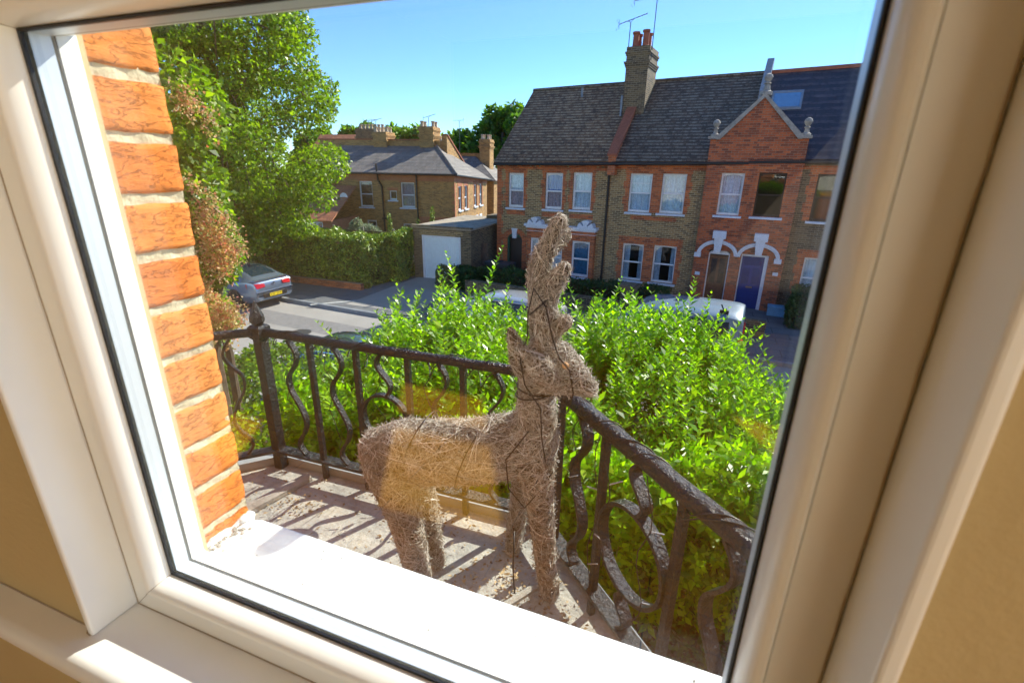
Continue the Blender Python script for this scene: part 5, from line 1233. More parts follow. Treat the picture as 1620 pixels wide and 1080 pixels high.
def house_b():
    s0, s1 = -6.22, -1.20
    t = thing('terraced_house', 'middle terrace house with dark tiled roof, tall chimney and brown glazed door', 'house', (s0, 0, G), F, 'terraced brick houses across the street')
    W_ = dict(u1=(-5.50, -4.60, -1.76, -0.27), u2=(-4.22, -3.30, -1.74, -0.25), g1=(-5.55, -4.66, -4.58, -3.05), g2=(-4.25, -3.34, -4.55, -3.02))
    mb = MB(); panel_wall(mb, s0, -2.60, G, 0.12, 0, 0.28, list(W_.values())); mb.build('front_wall', M['stock'], t)
    roof_and_shell(t, s0, s1, 'tile_dark', EA, 'stock')
    mb = MB()
    for k in W_: dressing(mb, W_[k], 0, 0.16, 0.30, tooth=0.08)
    for a, b, c, d in ((-5.34, -3.5, -2.06, -1.9), (-4.6, -4.22, -1.76, 0.0), (-4.66, -4.25, -4.58, -2.75)): mb.box(a, b, -0.007, 0.01, c, d)
    mb.box(s0, -2.6, -0.030, 0.0, 0.0, 0.085); mb.box(s0, -2.6, -0.012, 0.01, -0.12, 0.0)
    mb.build('brick_dressing', M['red'], t)
    window(t, W_['u1'], 0, curtain='curtain_white', bars=1, wd=0.06); window(t, W_['u2'], 0, curtain='curtain_white', wd=0.06)
    window(t, W_['g1'], 0, curtain='curtain_white', wd=0.06, drape=True); window(t, W_['g2'], 0, curtain='curtain_white', wd=0.06, drape=True)
    gw = (-2.04, -1.26, -1.66, -0.18); dr_ = (-2.08, -1.32, G, -2.98)
    gable_half(t, True, [gw, dr_])
    mb = MB(); dressing(mb, gw, YG, 0.06, 0.26, tooth=0.0); mb.build('brick_dressing', M['red'], t)
    window(t, gw, YG, curtain='curtain_white', wd=0.06)
    cx = -1.70
    mb = MB(); mb.box(-2.04, -1.36, YG+.16, YG+.22, G+.02, -3.18); o = mb.build('front_door', M['door_wood'], t)
    mb = MB()
    for a, b in ((-1.95, -1.745), (-1.655, -1.45)): mb.box(a, b, YG+.150, YG+.159, -4.25, -3.30)
    mb.build('door_glass', M['dark_glass'], o)
    mb = MB()
    for a, b in ((-1.95, -1.745), (-1.655, -1.45)): mb.box(a, b, YG+.148, YG+.159, -5.0, -4.42)
    mb.build('door_panel', M['door_wood'], o)
    mb = MB(); mb.box(-2.08, -2.04, YG+.10, YG+.24, G, -3.13); mb.box(-1.36, -1.32, YG+.10, YG+.24, G, -3.13)
    pts = [(cx+0.38*math.cos(q*PI/14), -3.13+0.17*math.sin(q*PI/14)) for q in range(15)]
    mb.prism_xz(pts, YG+.09, YG+.24); mb.build('door_frame', M['white_paint'], t)
    hood(t, -1.78, True)
    mb = MB(); mb.box(-2.48, -2.30, YG-.03, YG-.001, -3.98, -3.86); mb.build('house_number_plate', M['white_trim'], t)
    party(t, -6.22, 0.30)
    st = big_stack(t, -6.16, 1.9, 3.4, 0.92, 4.60, [(-6.36, 2.15, .58), (-5.95, 2.15, .62), (-6.36, 2.6, .58), (-5.95, 2.6, .58), (-6.16, 3.05, .58)])
    mb = MB(); mb.box(-6.70, -6.625, 1.8, 2.4, 2.0, 2.8); mb.build('lead_flashing', M['lead'], st)
house_b()
def house_c():
    s0, s1 = -1.20, 4.6
    t = thing('terraced_house', 'right hand terrace house with blue door, skylights and near black roof', 'house', (s0, 0, G), F, 'terraced brick houses across the street')
    W_ = dict(u1=(1.02, 1.85, -1.72, -0.15), g1=(1.15, 2.0, -4.5, -3.0), u2=(2.4, 3.3, -1.72, -0.15), g2=(2.4, 3.3, -4.5, -3.0))
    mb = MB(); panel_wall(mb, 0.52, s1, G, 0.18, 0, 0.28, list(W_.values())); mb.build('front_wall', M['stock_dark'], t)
    rf = roof_and_shell(t, s0, s1, 'tile_black', EA+0.03, 'stock', ridge_m='pot')
    mb = MB()
    for k in W_: dressing(mb, W_[k], 0, 0.22, 0.28)
    mb.box(0.52, s1, -0.030, 0.0, 0.0, 0.10); mb.build('brick_dressing', M['red'], t)
    for k in W_: window(t, W_[k], 0, frame='door_dark' if k[0] == 'u' else 'white_paint', curtain=None if k[0] == 'u' else 'curtain_white', wd=0.06)
    gw = (-0.80, 0.08, -1.64, -0.14); dr_ = (-0.92, 0.0, G, -3.02)
    gable_half(t, False, [gw, dr_])
    mb = MB(); dressing(mb, gw, YG, 0.06, 0.26, tooth=0.0); mb.build('brick_dressing', M['red'], t)
    window(t, gw, YG, frame='door_dark', wd=0.05)
    mb = MB(); mb.box(-0.88, -0.12, YG+.16, YG+.22, G+.02, -3.10); o = mb.build('front_door', M['door_blue'], t)
    mb = MB()
    for a, b in ((-0.80, -0.55), (-0.45, -0.20)): mb.box(a, b, YG+.150, YG+.159, -4.15, -3.55)
    mb.box(-0.80, -0.20, YG+.150, YG+.159, -3.45, -3.15); mb.build('door_glass', M['dark_glass'], o)
    mb = MB()
    for a, b in ((-0.80, -0.55), (-0.45, -0.20)): mb.box(a, b, YG+.145, YG+.159, -5.0, -4.5)
    mb.build('door_panel', M['door_blue'], o)
    mb = MB(); mb.box(-0.60, -0.38, YG+.13, YG+.159, -4.30, -4.25); mb.build('letter_plate', M['brass'], o)
    mb = MB(); mb.box(-0.92, -0.88, YG+.08, YG+.24, G, -3.10); mb.box(-0.12, 0.0, YG+.05, YG+.24, G, -3.10); mb.box(-0.92, 0.0, YG+.07, YG+.24, -3.10, -3.02); mb.build('door_frame', M['white_trim'], t)
    hood(t, -0.36, False)
    mb = MB(); mb.box(0.22, 0.40, YG-.03, YG-.001, -3.72, -3.60); mb.build('house_number_plate', M['white_trim'], t)
    # party fin at the ridge
    mb = MB(); z_ = zs(-1.2); mb.prism_yz([(1.9, 2.3), (1.9, 2.75), (RB+.1, RZ+.62+z_), (RB+.5, RZ+.62+z_), (RB+.5, 2.3)], -1.40, -1.16); mb.build('party_parapet', M['lead'], t)
    sl = (RZ-EA)/(RB+.28)
    def sky_light(a, b, c, d):
        mb = MB(); f = lambda y: EA+.03+(y+.28)*sl+0.17
        for (xa, xb, ya, yb) in ((a, a+.07, c, d), (b-.07, b, c, d), (a+.07, b-.07, c, c+.07), (a+.07, b-.07, d-.07, d)):
            mb.hexa([(xa, ya, f(ya)-.1), (xb, ya, f(ya)-.1), (xb, yb, f(yb)-.1), (xa, yb, f(yb)-.1), (xa, ya, f(ya)+.06), (xb, ya, f(ya)+.06), (xb, yb, f(yb)+.06), (xa, yb, f(yb)+.06)])
        o = mb.build('skylight', M['lead'], t)
        mb = MB(); mb.hexa([(a+.05, c+.05, f(c+.05)-.1), (b-.05, c+.05, f(c+.05)-.1), (b-.05, d-.05, f(d-.05)-.1), (a+.05, d-.05, f(d-.05)-.1), (a+.05, c+.05, f(c+.05)+.03), (b-.05, c+.05, f(c+.05)+.03), (b-.05, d-.05, f(d-.05)+.03), (a+.05, d-.05, f(d-.05)+.03)]); mb.build('pane', plain('skylight_glass', (0.25, 0.42, 0.55), 0.05, 0.6), o)
    sky_light(-0.95, 0.10, 1.75, 2.55); sky_light(1.75, 2.5, 1.75, 2.6)
house_c()
def house_d():
    s0, s1 = 4.6, 11.0
    t = thing('terraced_house', 'far right terrace house hidden behind the window frame', 'house', (s0, 0, G), F, 'terraced brick houses across the street')
    W_ = [(5.4, 6.3, -1.72, -0.15), (6.9, 7.8, -1.72, -0.15), (5.4, 6.3, -4.5, -3.0), (6.9, 7.8, -4.5, -3.0), (9.2, 10.1, -1.72, -0.15)]; dr_ = (9.2, 10.1, G, -2.98)
    mb = MB(); panel_wall(mb, s0, s1, G, 0.18, 0, 0.28, W_+[dr_]); mb.build('front_wall', M['stock'], t)
    roof_and_shell(t, s0, s1, 'tile_dark', EA+.03, 'stock', ridge_m='pot')
    mb = MB()
    for h in W_: dressing(mb, h, 0, 0.2, 0.28)
    mb.box(s0, s1, -0.030, 0.0, 0.0, 0.10); mb.build('brick_dressing', M['red'], t)
    for h in W_: window(t, h, 0, curtain='curtain_white', wd=0.06)
    MB().box(9.2, 10.1, .16, .22, G, -2.98).build('front_door', M['door_dark'], t)
house_d()
aerial('tv_aerial', 'short television aerial left of the tall terrace chimney pots', -6.62, 2.0, 3.9, 1.6, 0.35, 1.15, F, 0.32, 7)
aerial('tv_aerial', 'long television aerial on a mast above the tall terrace chimney', -5.66, 2.1, 3.9, 2.35, 0.12, 2.1, F, 0.12, 13)

# front gardens of the terrace
low_hedge('front_hedge', 'clipped dark hedge under the bay and ground floor windows opposite', -11.0, -3.0, -3.0, -2.2, -4.2, 14000, 0.09, M['leaf_dark'], frame=F, zlow=G+.11)
low_hedge('front_hedge', 'dark bushy hedge beyond the white box at the right hand house', 0.95, 1.9, -2.2, -0.3, -3.9, 7000, 0.09, M['leaf_dark'], frame=F, zlow=G+.11)
low_hedge('rounded_hedge', 'low rounded hedge in front of the pale garage door', -12.55, -10.9, -3.75, -2.3, -4.28, 9000, 0.08, M['leaf_dark'], frame=F, zlow=G+.11, amp=0.16)
mb = MB(); mb.box(-4.42, -3.92, -3.95, -3.5, G+.11, -4.0); mb.box(-4.5, -3.84, -4.02, -3.42, -4.0, -3.9); mb.build('gate_pier', M['stock_dark'], frame=F, loc=(-4.2, -3.7, G), label='square dark brick gate pier with flat cap behind the privet', cat='gate pier')
mb = MB(); mb.box(-11, -4.42, -3.85, -3.62, G+.11, -4.55); mb.box(-3.92, 0.3, -3.85, -3.62, G+.11, -4.55); mb.build('garden_wall', M['stock_dark'], frame=F, loc=(-5, -3.7, G), label='low brick front garden wall along the terrace', cat='wall')
mb = MB(); mb.box(0.28, 0.85, -0.90, -0.5, G+.11, G+0.42); mb.box(0.26, 0.87, -0.92, -0.48, G+.42, G+.46); mb.build('meter_box', M['blue_box'], frame=F, loc=(.55, -.7, G+.11), bevel=.01, label='small pale blue box beside the blue front door', cat='box')
for i, (x, y, lab) in enumerate(((-10.75, -1.9, 'dark wheeled bin nearest the timber gate'), (-10.05, -2.0, 'dark wheeled bin nearest the arched doorway'))):
    t = thing('wheelie_bin', lab, 'bin', (x, y, G+.11), F, 'wheeled bins by the timber gate')
    mb = MB(); mb.hexa([(x-.24, y-.27, G+.16), (x+.24, y-.27, G+.16), (x+.24, y+.27, G+.16), (x-.24, y+.27, G+.16), (x-.29, y-.34, -4.08), (x+.29, y-.34, -4.08), (x+.29, y+.34, -4.08), (x-.29, y+.34, -4.08)]); mb.build('bin_body', M['bin'], t, bevel=.02)
    mb = MB(); mb.box(x-.31, x+.31, y-.37, y+.37, -4.08, -4.03); mb.build('lid', M['bin'], t, bevel=.015)
    mb = MB()
    for a in (-.2, .2): mb.lathe((x+a, y+.28, G+.21), [(.1, -.025), (.1, .025)], 12, 'x')
    mb.build('wheels', M['tyre'], t)
# timber gate between garage and terrace
def timber_gate():
    t = thing('timber_gate', 'grey weathered timber side gate between garage and terrace', 'gate', (-12.3, -0.9, G), F)
    mb = MB()
    for i in range(12): x = -13.35+i*0.145; mb.box(x, x+.135, -1.0, -0.97, G+.15, -3.35+random.uniform(-.02, .02)+(-.12 if i > 6 else 0))
    mb.build('boards', M['fence_wood'], t); mb = MB(); mb.box(-13.35, -11.62, -.97, -.92, -3.6, -3.5); mb.box(-13.35, -11.62, -.97, -.92, -4.8, -4.7); mb.build('rails', M['fence_wood'], t)
timber_gate()

# ------------------------------------------------------------ garage
def garage():
    t = thing('garage', 'flat roofed brick garage with a pale blue white up and over door', 'garage', (-11, 20, G))
    x0, x1, yf = -12.35, -9.42, 19.85; zt_ = -2.78
    mb = MB(); panel_wall(mb, x0, x1, G, zt_, yf, yf+.22, [(-11.88, -9.92, G, -3.10)]); mb.box(x0, x0+.22, yf+.22, 25, G, zt_); mb.box(x1-.22, x1, yf+.22, 25.4, G, zt_)
    mb.build('wall', M['stock_dark'], t)
    mb = MB(); mb.box(x0-.05, x1+.05, yf-.05, 25.5, zt_, zt_+.07); mb.box(x0+.15, x1-.15, yf+.2, 25.3, zt_+.07, zt_+.09); mb.build('flat_roof', M['felt'], t)
    mb = MB(); mb.box(x0-.07, x1+.07, yf-.07, yf+.12, zt_+.071, zt_+.13); mb.box(-10.6, x1, 24.3, 25.4, zt_+.09, zt_+.25); mb.build('parapet_coping', M['stock_dark'], t)
    mb = MB(); mb.box(-11.88, -11.80, yf-.02, yf+.1, G, -3.10); mb.box(-10.0, -9.92, yf-.02, yf+.1, G, -3.10); mb.box(-11.80, -10.0, yf-.02, yf+.1, -3.18, -3.10); mb.build('door_frame', M['white_paint'], t)
    mb = MB()
    for i in range(18): x = -11.79+i*.0995; mb.box(x+.006, x+.0935, yf+.030, yf+.05, G+.02, -3.24)
    mb.box(-11.80, -10.0, yf+.05, yf+.07, G, -3.18); mb.box(-11.80, -10.0, yf+.028, yf+.05, -3.24, -3.18); mb.build('garage_door', M['garage_white'], t)
    # soldier course over the door
    mb = MB(); mb.box(-12.0, -9.8, yf-.006, yf, -3.10, -2.87); mb.build('lintel_course', M['stock'], t)
garage()

# ------------------------------------------------------------ rear building (frame Q: corner at its origin, x runs to the left end = negative)
Qf = Frame((-15.05, 29.4, 0), math.atan2(1.0, 7.05))
def rear_block():
    t = thing('corner_house', 'brown brick corner block with hipped grey slate roof and parapet chimneys', 'house', (-4, 0, G), Qf, 'buildings behind the garage')
    E0 = -0.70
    K = 33/775.0
    holes = [(-7.15, -5.85, -3.10, -1.20), (-4.30, -3.70, -2.45, -1.75), (-2.45+(-1.25)-0.1, -2.65, -2.80, -1.25), (-5.75-1.0, -5.95, -5.0, -3.75)]
    Wn = [(-6.70, -5.75, -2.85, -1.20), (-4.55, -4.02, -2.35, -1.75), (-3.72, -2.75, -2.80, -1.22), (-6.35, -5.6, -5.2, -3.70), (-3.7, -3.05, -4.45, -3.85), (-2.15, -1.35, -5.2, -3.62)]
    mb = MB(); panel_wall(mb, -9.5, 0, G, E0, 0, .3, Wn)
    fw = mb.build('side_wall', M['stock_rear'], t)
    # right face recedes from the corner; its eaves fall with the street
    mb = MB(); mb2 = MB()
    Z1_ = -1.18
    wr = [(0.75, 1.45), (2.05, 2.75), (4.3, 5.0), (5.7, 6.4)]
    def fz(y): return E0+(Z1_-E0)*y/7.8
    ys_ = [0.3]+[v for a, b in wr for v in (a, b)]+[7.8]
    zb_, zt_ = -2.95, -1.42
    for i in range(len(ys_)-1):
        a, b = ys_[i], ys_[i+1]; hole = i % 2 == 1
        parts = [(G, zb_), (zt_, None)] if hole else [(G, None)]
        for c, d in parts: mb.hexa([(-.3, a, c), (0, a, c), (0, b, c), (-.3, b, c), (-.3, a, d if d else fz(a)), (0, a, d if d else fz(a)), (0, b, d if d else fz(b)), (-.3, b, d if d else fz(b))])
    mb.build('end_wall', M['stock_rear'], t)
    mb = MB()
    for i, (a, b) in enumerate(wr):
        for (c, d) in ((a-.16, a), (b, b+.16)): mb.box(-.01, .008, c, d, zb_, zt_)
        mb.box(-.01, .008, a-.16, b+.16, zt_, zt_+.26)
    mb.hexa([(-.01, 0, -1.10), (.008, 0, -1.10), (.008, 7.8, -1.42), (-.01, 7.8, -1.42), (-.01, 0, E0-.01), (.008, 0, E0-.01), (.008, 7.8, Z1_-.01), (-.01, 7.8, Z1_-.01)])
    mb.box(-.01, .010, -.008, .22, G, -1.2)
    for z in range(9): mb.box(-.18, -.002, -.008, .0, G+z*.45, G+z*.45+.22)
    mb.box(-9.5, 0, -.010, -.001, E0-.42, E0-.02)
    for h in Wn[:3]: mb.box(h[0]-.12, h[1]+.12, -.009, -.001, h[3], h[3]+.2)
    mb.box(-2.5, 0, -.009, -.001, -4.0, -3.35); mb.box(-2.3, -1.2, -.0105, -.001, -3.62, -3.35)
    mb.build('brick_dressing', M['red_bright'], t)
    # hipped slate roof up to the parapet at the back
    RY, RZ_ = 3.4, 1.05
    mb = MB()
    pitched(mb, (-9.7, -.25, E0), (.25, -.25, E0), (-2.4, RY, RZ_), (-9.7, RY, RZ_), .06)
    mb2 = MB(); A, B_, C_, D_ = (.25, -.25, E0), (.25, 8.0, Z1_), (-2.4, RY, RZ_), (-2.4, RY, RZ_)
    pitched(mb, (.25, -.25, E0), (.25, 8.1, Z1_-.02), (-.6, 7.4, -.55), (-2.4, RY, RZ_), .06)
    rf = mb.build('roof', M['slate'], t)
    mb = MB(); mb.tube([(.22, -.22, E0+.07), (-2.4, RY, RZ_+.08)], .09, 6); mb.build('hip_tiles', M['slate'], rf)
    mb = MB(); mb.tube([(-9.7, -.30, E0+.01), (.28, -.30, E0+.01), (.30, 8.0, Z1_+.01)], .06, 6); mb.build('gutter', M['pipe'], rf)
    mb = MB(); mb.box(-11.5, -2.2, RY, RY+.3, G, RZ_+.42)
    mb.prism_yz([(RY+.3, -1.5), (RY+.3, RZ_+.75), (RY+.5, RZ_+.75), (8.3, -.45), (8.3, -1.5)], -2.1, -1.75)
    pw = mb.build('parapet_wall', M['stock_rear'], t)
    mb = MB(); mb.box(-11.5, -2.7, RY-.04, RY+.34, RZ_+.42, RZ_+.50); mb.prism_yz([(RY+.4, RZ_+.75), (RY+.4, RZ_+.85), (8.4, -.36), (8.4, -.46)], -2.16, -1.68); mb.build('coping', M['pot'], pw)
    for x, zt2, wdt, n in ((-3.05, 2.35, 1.25, 4), (-6.55, 2.0, 1.35, 5)):
        mb = MB(); stack(mb, x-.5, x+.5, RY-.25, RY+1.15, .3, zt2, .06); c = mb.build('chimney', M['stock_rear'], t)
        mb = MB()
        for i in range(n): pot(mb, x-.35+.7*(i % 2), RY+(-.05+i*.27), zt2-.02, .38, .12)
        mb.build('chimney_pots', M['pot_buff'], c, smooth=True)
    Wk = ['white_paint']*6
    for i, h in enumerate(Wn[:3]): window(t, h, 0, curtain='curtain_pink' if i == 2 else None, wd=.07, arched=False, sash=2 if i != 1 else 1)
    window(t, Wn[4], 0, wd=.07, arched=False, sash=1)
    for h in (Wn[3], Wn[5]):
        x0, x1, z0, z1 = h; o = MB().box(x0, x1, .12, .18, z0, z1).build('back_door', M['white_paint'], t)
        MB().box(x0+.12, x1-.12, .112, .119, z1-.42, z1-.12).box(x0+.12, x1-.12, .112, .119, z0+.75, z1-.52).build('pane', M['car_glass'], o)
    for (a, b) in wr:
        mb = MB(); x_ = -.12
        for c, d, e, f in ((a, a+.07, zb_, zt_), (b-.07, b, zb_, zt_), (a+.07, b-.07, zb_, zb_+.09), (a+.07, b-.07, zt_-.07, zt_), (a+.07, b-.07, (zb_+zt_)/2-.04, (zb_+zt_)/2+.04)): mb.box(x_, x_+.05, c, d, e, f)
        o = mb.build('window', M['white_paint'], t); MB().box(x_+.01, x_+.02, a+.05, b-.05, zb_+.05, zt_-.05).build('pane', M['dark_glass'], o)
        MB().box(x_-.20, x_-.19, a, b, zb_, zt_).build('curtain', M['curtain_white'], o); MB().box(-.1, .09, a-.08, b+.08, zb_-.09, zb_-.001).build('sill', M['white_trim'], o)
    mb = MB()
    for a in (4.6, 5.6): mb.box(-.02, .05, a, a+.6, -4.55, -3.6)
    mb.build('window', M['white_trim'], t)
    mb = MB(); mb.tube([(-5.0, -.08, G), (-5.0, -.08, -1.5), (-5.25, -.08, -1.1), (-5.3, -.1, -.1)], .06, 7); mb.tube([(-2.55, -.08, G), (-2.55, -.08, E0)], .055, 7); mb.box(-5.1, -4.6, -.16, -.02, -3.62, -3.5); mb.build('drainpipe', M['pipe'], t, smooth=True)
rear_block()
def stackthing(name, label, x, y, z0, z1, wx, wy, n, mat='stock_rear', frame=Qf):
    t = thing(name, label, 'chimney', (x, y, z0), frame, 'chimney stacks over the far roofs')
    mb = MB(); stack(mb, x-wx/2, x+wx/2, y-wy/2, y+wy/2, z0, z1, .06); mb.build('stack', M[mat], t)
    mb = MB()
    for i in range(n): pot(mb, x-wx/2+wx*(i+.5)/n, y+(.15 if i % 2 else -.15), z1-.02, .38, .12)
    mb.build('chimney_pots', M['pot_buff'], t, smooth=True)
# further houses right and left of the block
def further():
    t = thing('rear_house', 'further slate roofed house glimpsed between corner block and terrace', 'house', (-.5, 13, G), Qf, 'buildings behind the garage')
    mb = MB(); mb.box(-6, .2, 9.2, 16, G, -1.3); mb.build('wall', M['stock_rear'], t)
    mb = MB(); pitched(mb, (.4, 8.9, -1.3), (.4, 16, -1.6), (-2.2, 13.5, .55), (-2.2, 12, .55), .06); pitched(mb, (-8, 8.8, -1.2), (.4, 8.8, -1.3), (-2.2, 12, .55), (-8, 12, .55), .06); mb.build('roof', M['slate'], t)
    mb = MB(); mb.box(-9, -1.2, 12.1, 12.4, -1, .85); mb.build('parapet_wall', M['stock_rear'], t)
    c = MB(); stack(c, -1.7, -.8, 11.6, 12.9, -.8, 1.95, .06); c = c.build('chimney', M['stock_rear'], t)
    mb = MB()
    for i in range(4): pot(mb, -1.5+.45*(i % 2), 11.8+i*.28, 1.93, .4, .12)
    mb.build('chimney_pots', M['pot_buff'], c, smooth=True)
    c = MB(); stack(c, -5.0, -4.1, 10.4, 11.6, -.8, 1.75, .06); c = c.build('chimney', M['stock_rear'], t)
    mb = MB()
    for i in range(4): pot(mb, -4.8+.45*(i % 2), 10.6+i*.25, 1.73, .4, .12)
    mb.build('chimney_pots', M['pot_buff'], c, smooth=True)
    t = thing('rear_house', 'far house with wide sooty stack and pale roof behind the street tree', 'house', (-10, 8, G), Qf, 'buildings behind the garage')
    MB().box(-14, -4.5, 6, 9, G, .6).build('wall', M['stock_rear'], t)
    mb = MB(); pitched(mb, (-14, 5.7, .6), (-8.6, 5.7, .6), (-9.6, 7.6, 2.0), (-14, 7.6, 2.0), .06); mb.build('roof', M['tile_orange'], t)
    c = MB(); stack(c, -9.6, -7.4, 5.4, 6.3, .5, 2.35, .06); c = c.build('chimney', M['stock_dark'], t)
    mb = MB()
    for i in range(7): pot(mb, -9.4+i*.3, 5.85, 2.33, .34, .11)
    mb.build('chimney_pots', M['pot_buff'], c, smooth=True)
    # red brick extension with orange tiled roof, partly behind the tree
    t = thing('red_extension', 'orange red brick rear extension with tiled lean-to roof behind the hedge', 'house extension', (-10, -3, G), Qf, 'buildings behind the garage')
    mb = MB(); panel_wall(mb, -13.5, -6.9, G, -3.45, -3.4, -3.15, [(-9.7, -7.5, -4.75, -3.55)]); mb.box(-13.5, -13.2, -3.15, 0, G, -3.45); mb.box(-7.2, -6.9, -3.15, 0, G, -3.45); mb.box(-13.5, -8.6, -.6, -.3, -3.45, -1.0)
    mb.build('wall', M['red_bright'], t)
    mb = MB(); pitched(mb, (-13.7, -3.65, -3.5), (-6.7, -3.65, -3.5), (-6.7, -.3, -1.55), (-13.7, -.3, -1.55), .07); rf = mb.build('roof', M['tile_orange'], t)
    mb = MB(); mb.box(-9.7, -9.62, -3.35, -3.25, -4.75, -3.55); mb.box(-7.58, -7.5, -3.35, -3.25, -4.75, -3.55); mb.box(-8.65, -8.55, -3.35, -3.25, -4.75, -3.55); mb.box(-9.62, -7.58, -3.351, -3.25, -3.63, -3.55); mb.box(-9.62, -7.58, -3.351, -3.25, -4.75, -4.67); mb.box(-8.0, -7.9, -3.349, -3.25, -4.7, -3.6)
    o = mb.build('window', M['white_paint'], t); MB().box(-9.62, -7.58, -3.31, -3.30, -4.7, -3.6).build('pane', M['dark_glass'], o)
    # satellite dish on it
    t = thing('satellite_dish', 'round white satellite dish beside the orange tiled roof', 'satellite dish', (-6.9, -1.4, -2.4), Qf)
    mb = MB(); c = (-7.0, -1.5, -2.15); mb.lathe(c, [(.001, .06), (.15, .04), (.26, 0), (.27, -.015), (.15, .02), (.001, .04)], 16, 'y'); mb.build('dish', M['white_paint'], t, smooth=True)
    MB().tube([(-7.0, -1.5, -2.2), (-7.0, -1.1, -2.45)], .02, 6).tube([(-7.0, -1.5, -2.35), (-7.0, -1.85, -2.25)], .012, 5).build('bracket', M['alu'], t)
further()
aerial('tv_aerial', 'television aerial above the corner chimney of the brown block', -3.3, 4.3, 2.0, 1.0, .3, .9, Qf, .3, 6)
aerial('tv_aerial', 'television aerial on a tall bare mast right of the corner chimney', -1.7, 6.3, -.2, 3.1, 2.9, .9, Qf, .0, 6)
aerial('tv_aerial', 'television aerial on a mast left of the second chimney stack', -7.5, 4.6, .6, 2.2, .2, .8, Qf, .25, 5)
aerial('tv_aerial', 'low television aerial over the wide sooty stack', -8.9, 6.2, 1.6, 1.3, .15, .9, Qf, .1, 5)

# back garden planting and fence
def fence(name, label, x0, x1, y, z0, z1):
    t = thing(name, label, 'fence', ((x0+x1)/2, y, z0)); mb = MB(); x = x0
    while x < x1: mb.box(x, x+.13, y, y+.02, z0, z1); x += .135
    mb.build('boards', M['fence_wood'], t); mb = MB(); x = x0
    while x <= x1+.01: mb.box(x-.05, x+.05, y-.05, y+.0, z0, z1+.18); x += 1.8
    mb.build('posts', M['stone'], t)
fence('garden_fence', 'grey board garden fence with pale posts behind the hedge', -19.5, -13.2, 20.9, G, -3.25)
def column_shrub(x, y, z1, r, lab, mat='leaf_hedge'):
    t = thing('columnar_conifer', lab, 'shrub', (x, y, G), W, 'slim conifers in the back garden')
    MB().tube([(x, y, G), (x, y, z1-.3)], .03, 5).build('trunk', M['bark'], t)
    crown('foliage', t, [((x, y, G+(z1-G)*(i+.5)/6), (r*(1.1-.12*i), r*(1.1-.12*i), .5)) for i in range(6)], 1500, .09, M[mat])
column_shrub(-15.4, 22.5, -2.75, .20, 'slim conifer beside the glazed back door')
column_shrub(-13.1, 23.0, -2.35, .17, 'tallest slim conifer against the drainpipe')
column_shrub(-13.6, 22.4, -3.0, .17, 'bent slim conifer just left of the tallest one')
t = thing('olive_shrub', 'silvery grey olive bush behind the hedge', 'shrub', (-16.3, 21.6, G))
MB().tube([(-16.3, 21.6, G), (-16.3, 21.6, -3.6)], .05, 6).build('trunk', M['bark'], t)
crown('foliage', t, [((-16.3, 21.6, -3.55), (.75, .6, .55)), ((-16.8, 21.6, -3.3), (.4, .4, .5)), ((-15.8, 21.6, -3.5), (.4, .4, .35))], 3500, .13, M['leaf_grey'], lo=.2)

# big roadside hedge, its front in shade and the end in sun
low_hedge('roadside_hedge', 'tall dense green hedge along the pavement behind the grey car', -24, -12.9, 16.9, 18.8, -3.02, 50000, 0.12, M['leaf_hedge'], amp=0.14, ragged=0.08)
low_hedge('roadside_hedge', 'return of the tall hedge running back to the garage', -13.2, -12.4, 18.5, 20.4, -2.95, 9000, 0.11, M['leaf_hedge'], amp=0.10, ragged=0.08)
mb = MB(); mb.box(-24, -13.0, 16.6, 16.8, G+.1, G+.38); mb.build('hedge_wall', M['red'], loc=(-18, 16.7, G), label='low red brick wall at the foot of the roadside hedge', cat='wall')

# ------------------------------------------------------------ vehicles
def spline(st, n):
    st = np.array(st, float); k = len(st); out = []
    for i in range(k-1):
        p0, p1, p2, p3 = st[max(i-1, 0)], st[i], st[i+1], st[min(i+2, k-1)]
        for j in range(n):
            t = j/n; out.append(0.5*((2*p1)+(-p0+p2)*t+(2*p0-5*p1+4*p2-p3)*t*t+(-p0+3*p1-3*p2+p3)*t**3))
    out.append(st[-1]); return np.array(out)
def wheel(parent, x, y, r, wdt, side, spokes=5):
    c = (x, y, r)
    mb = MB(); mb.lathe(c, [(r*.70, -wdt/2), (r*.93, -wdt/2), (r, -wdt*.32), (r, wdt*.32), (r*.93, wdt/2), (r*.70, wdt/2)], 28, 'y')
    o = mb.build('wheel', M['tyre'], parent, smooth=True)
    mb = MB(); yo = side*wdt*.42
    mb.lathe(c, [(r*.70, yo-side*.01), (r*.72, yo+side*.01), (r*.66, yo+side*.01), (r*.64, yo-side*.05)], 28, 'y')
    mb.lathe(c, [(.001, yo+side*.006), (r*.14, yo+side*.004), (r*.16, yo-side*.03)], 14, 'y')
    for k in range(spokes):
        for e in (-.14, .14):
            q = 2*PI*k/spokes+.3; a0 = Vector((math.cos(q+e*2), 0, math.sin(q+e*2)))*r*.12; a1 = Vector((math.cos(q+e), 0, math.sin(q+e)))*r*.68
            cc = Vector(c)+Vector((0, yo, 0)); mb.ribbon([tuple(cc+a0), tuple(cc+a1)], .022, .045, (0, 1, 0))
    mb.build('rim', M['rim'], o, smooth=True)
    MB().lathe(c, [(r*.64, yo-side*.06), (r*.02, yo-side*.06)], 20, 'y').build('brake_disc', M['black'], o)
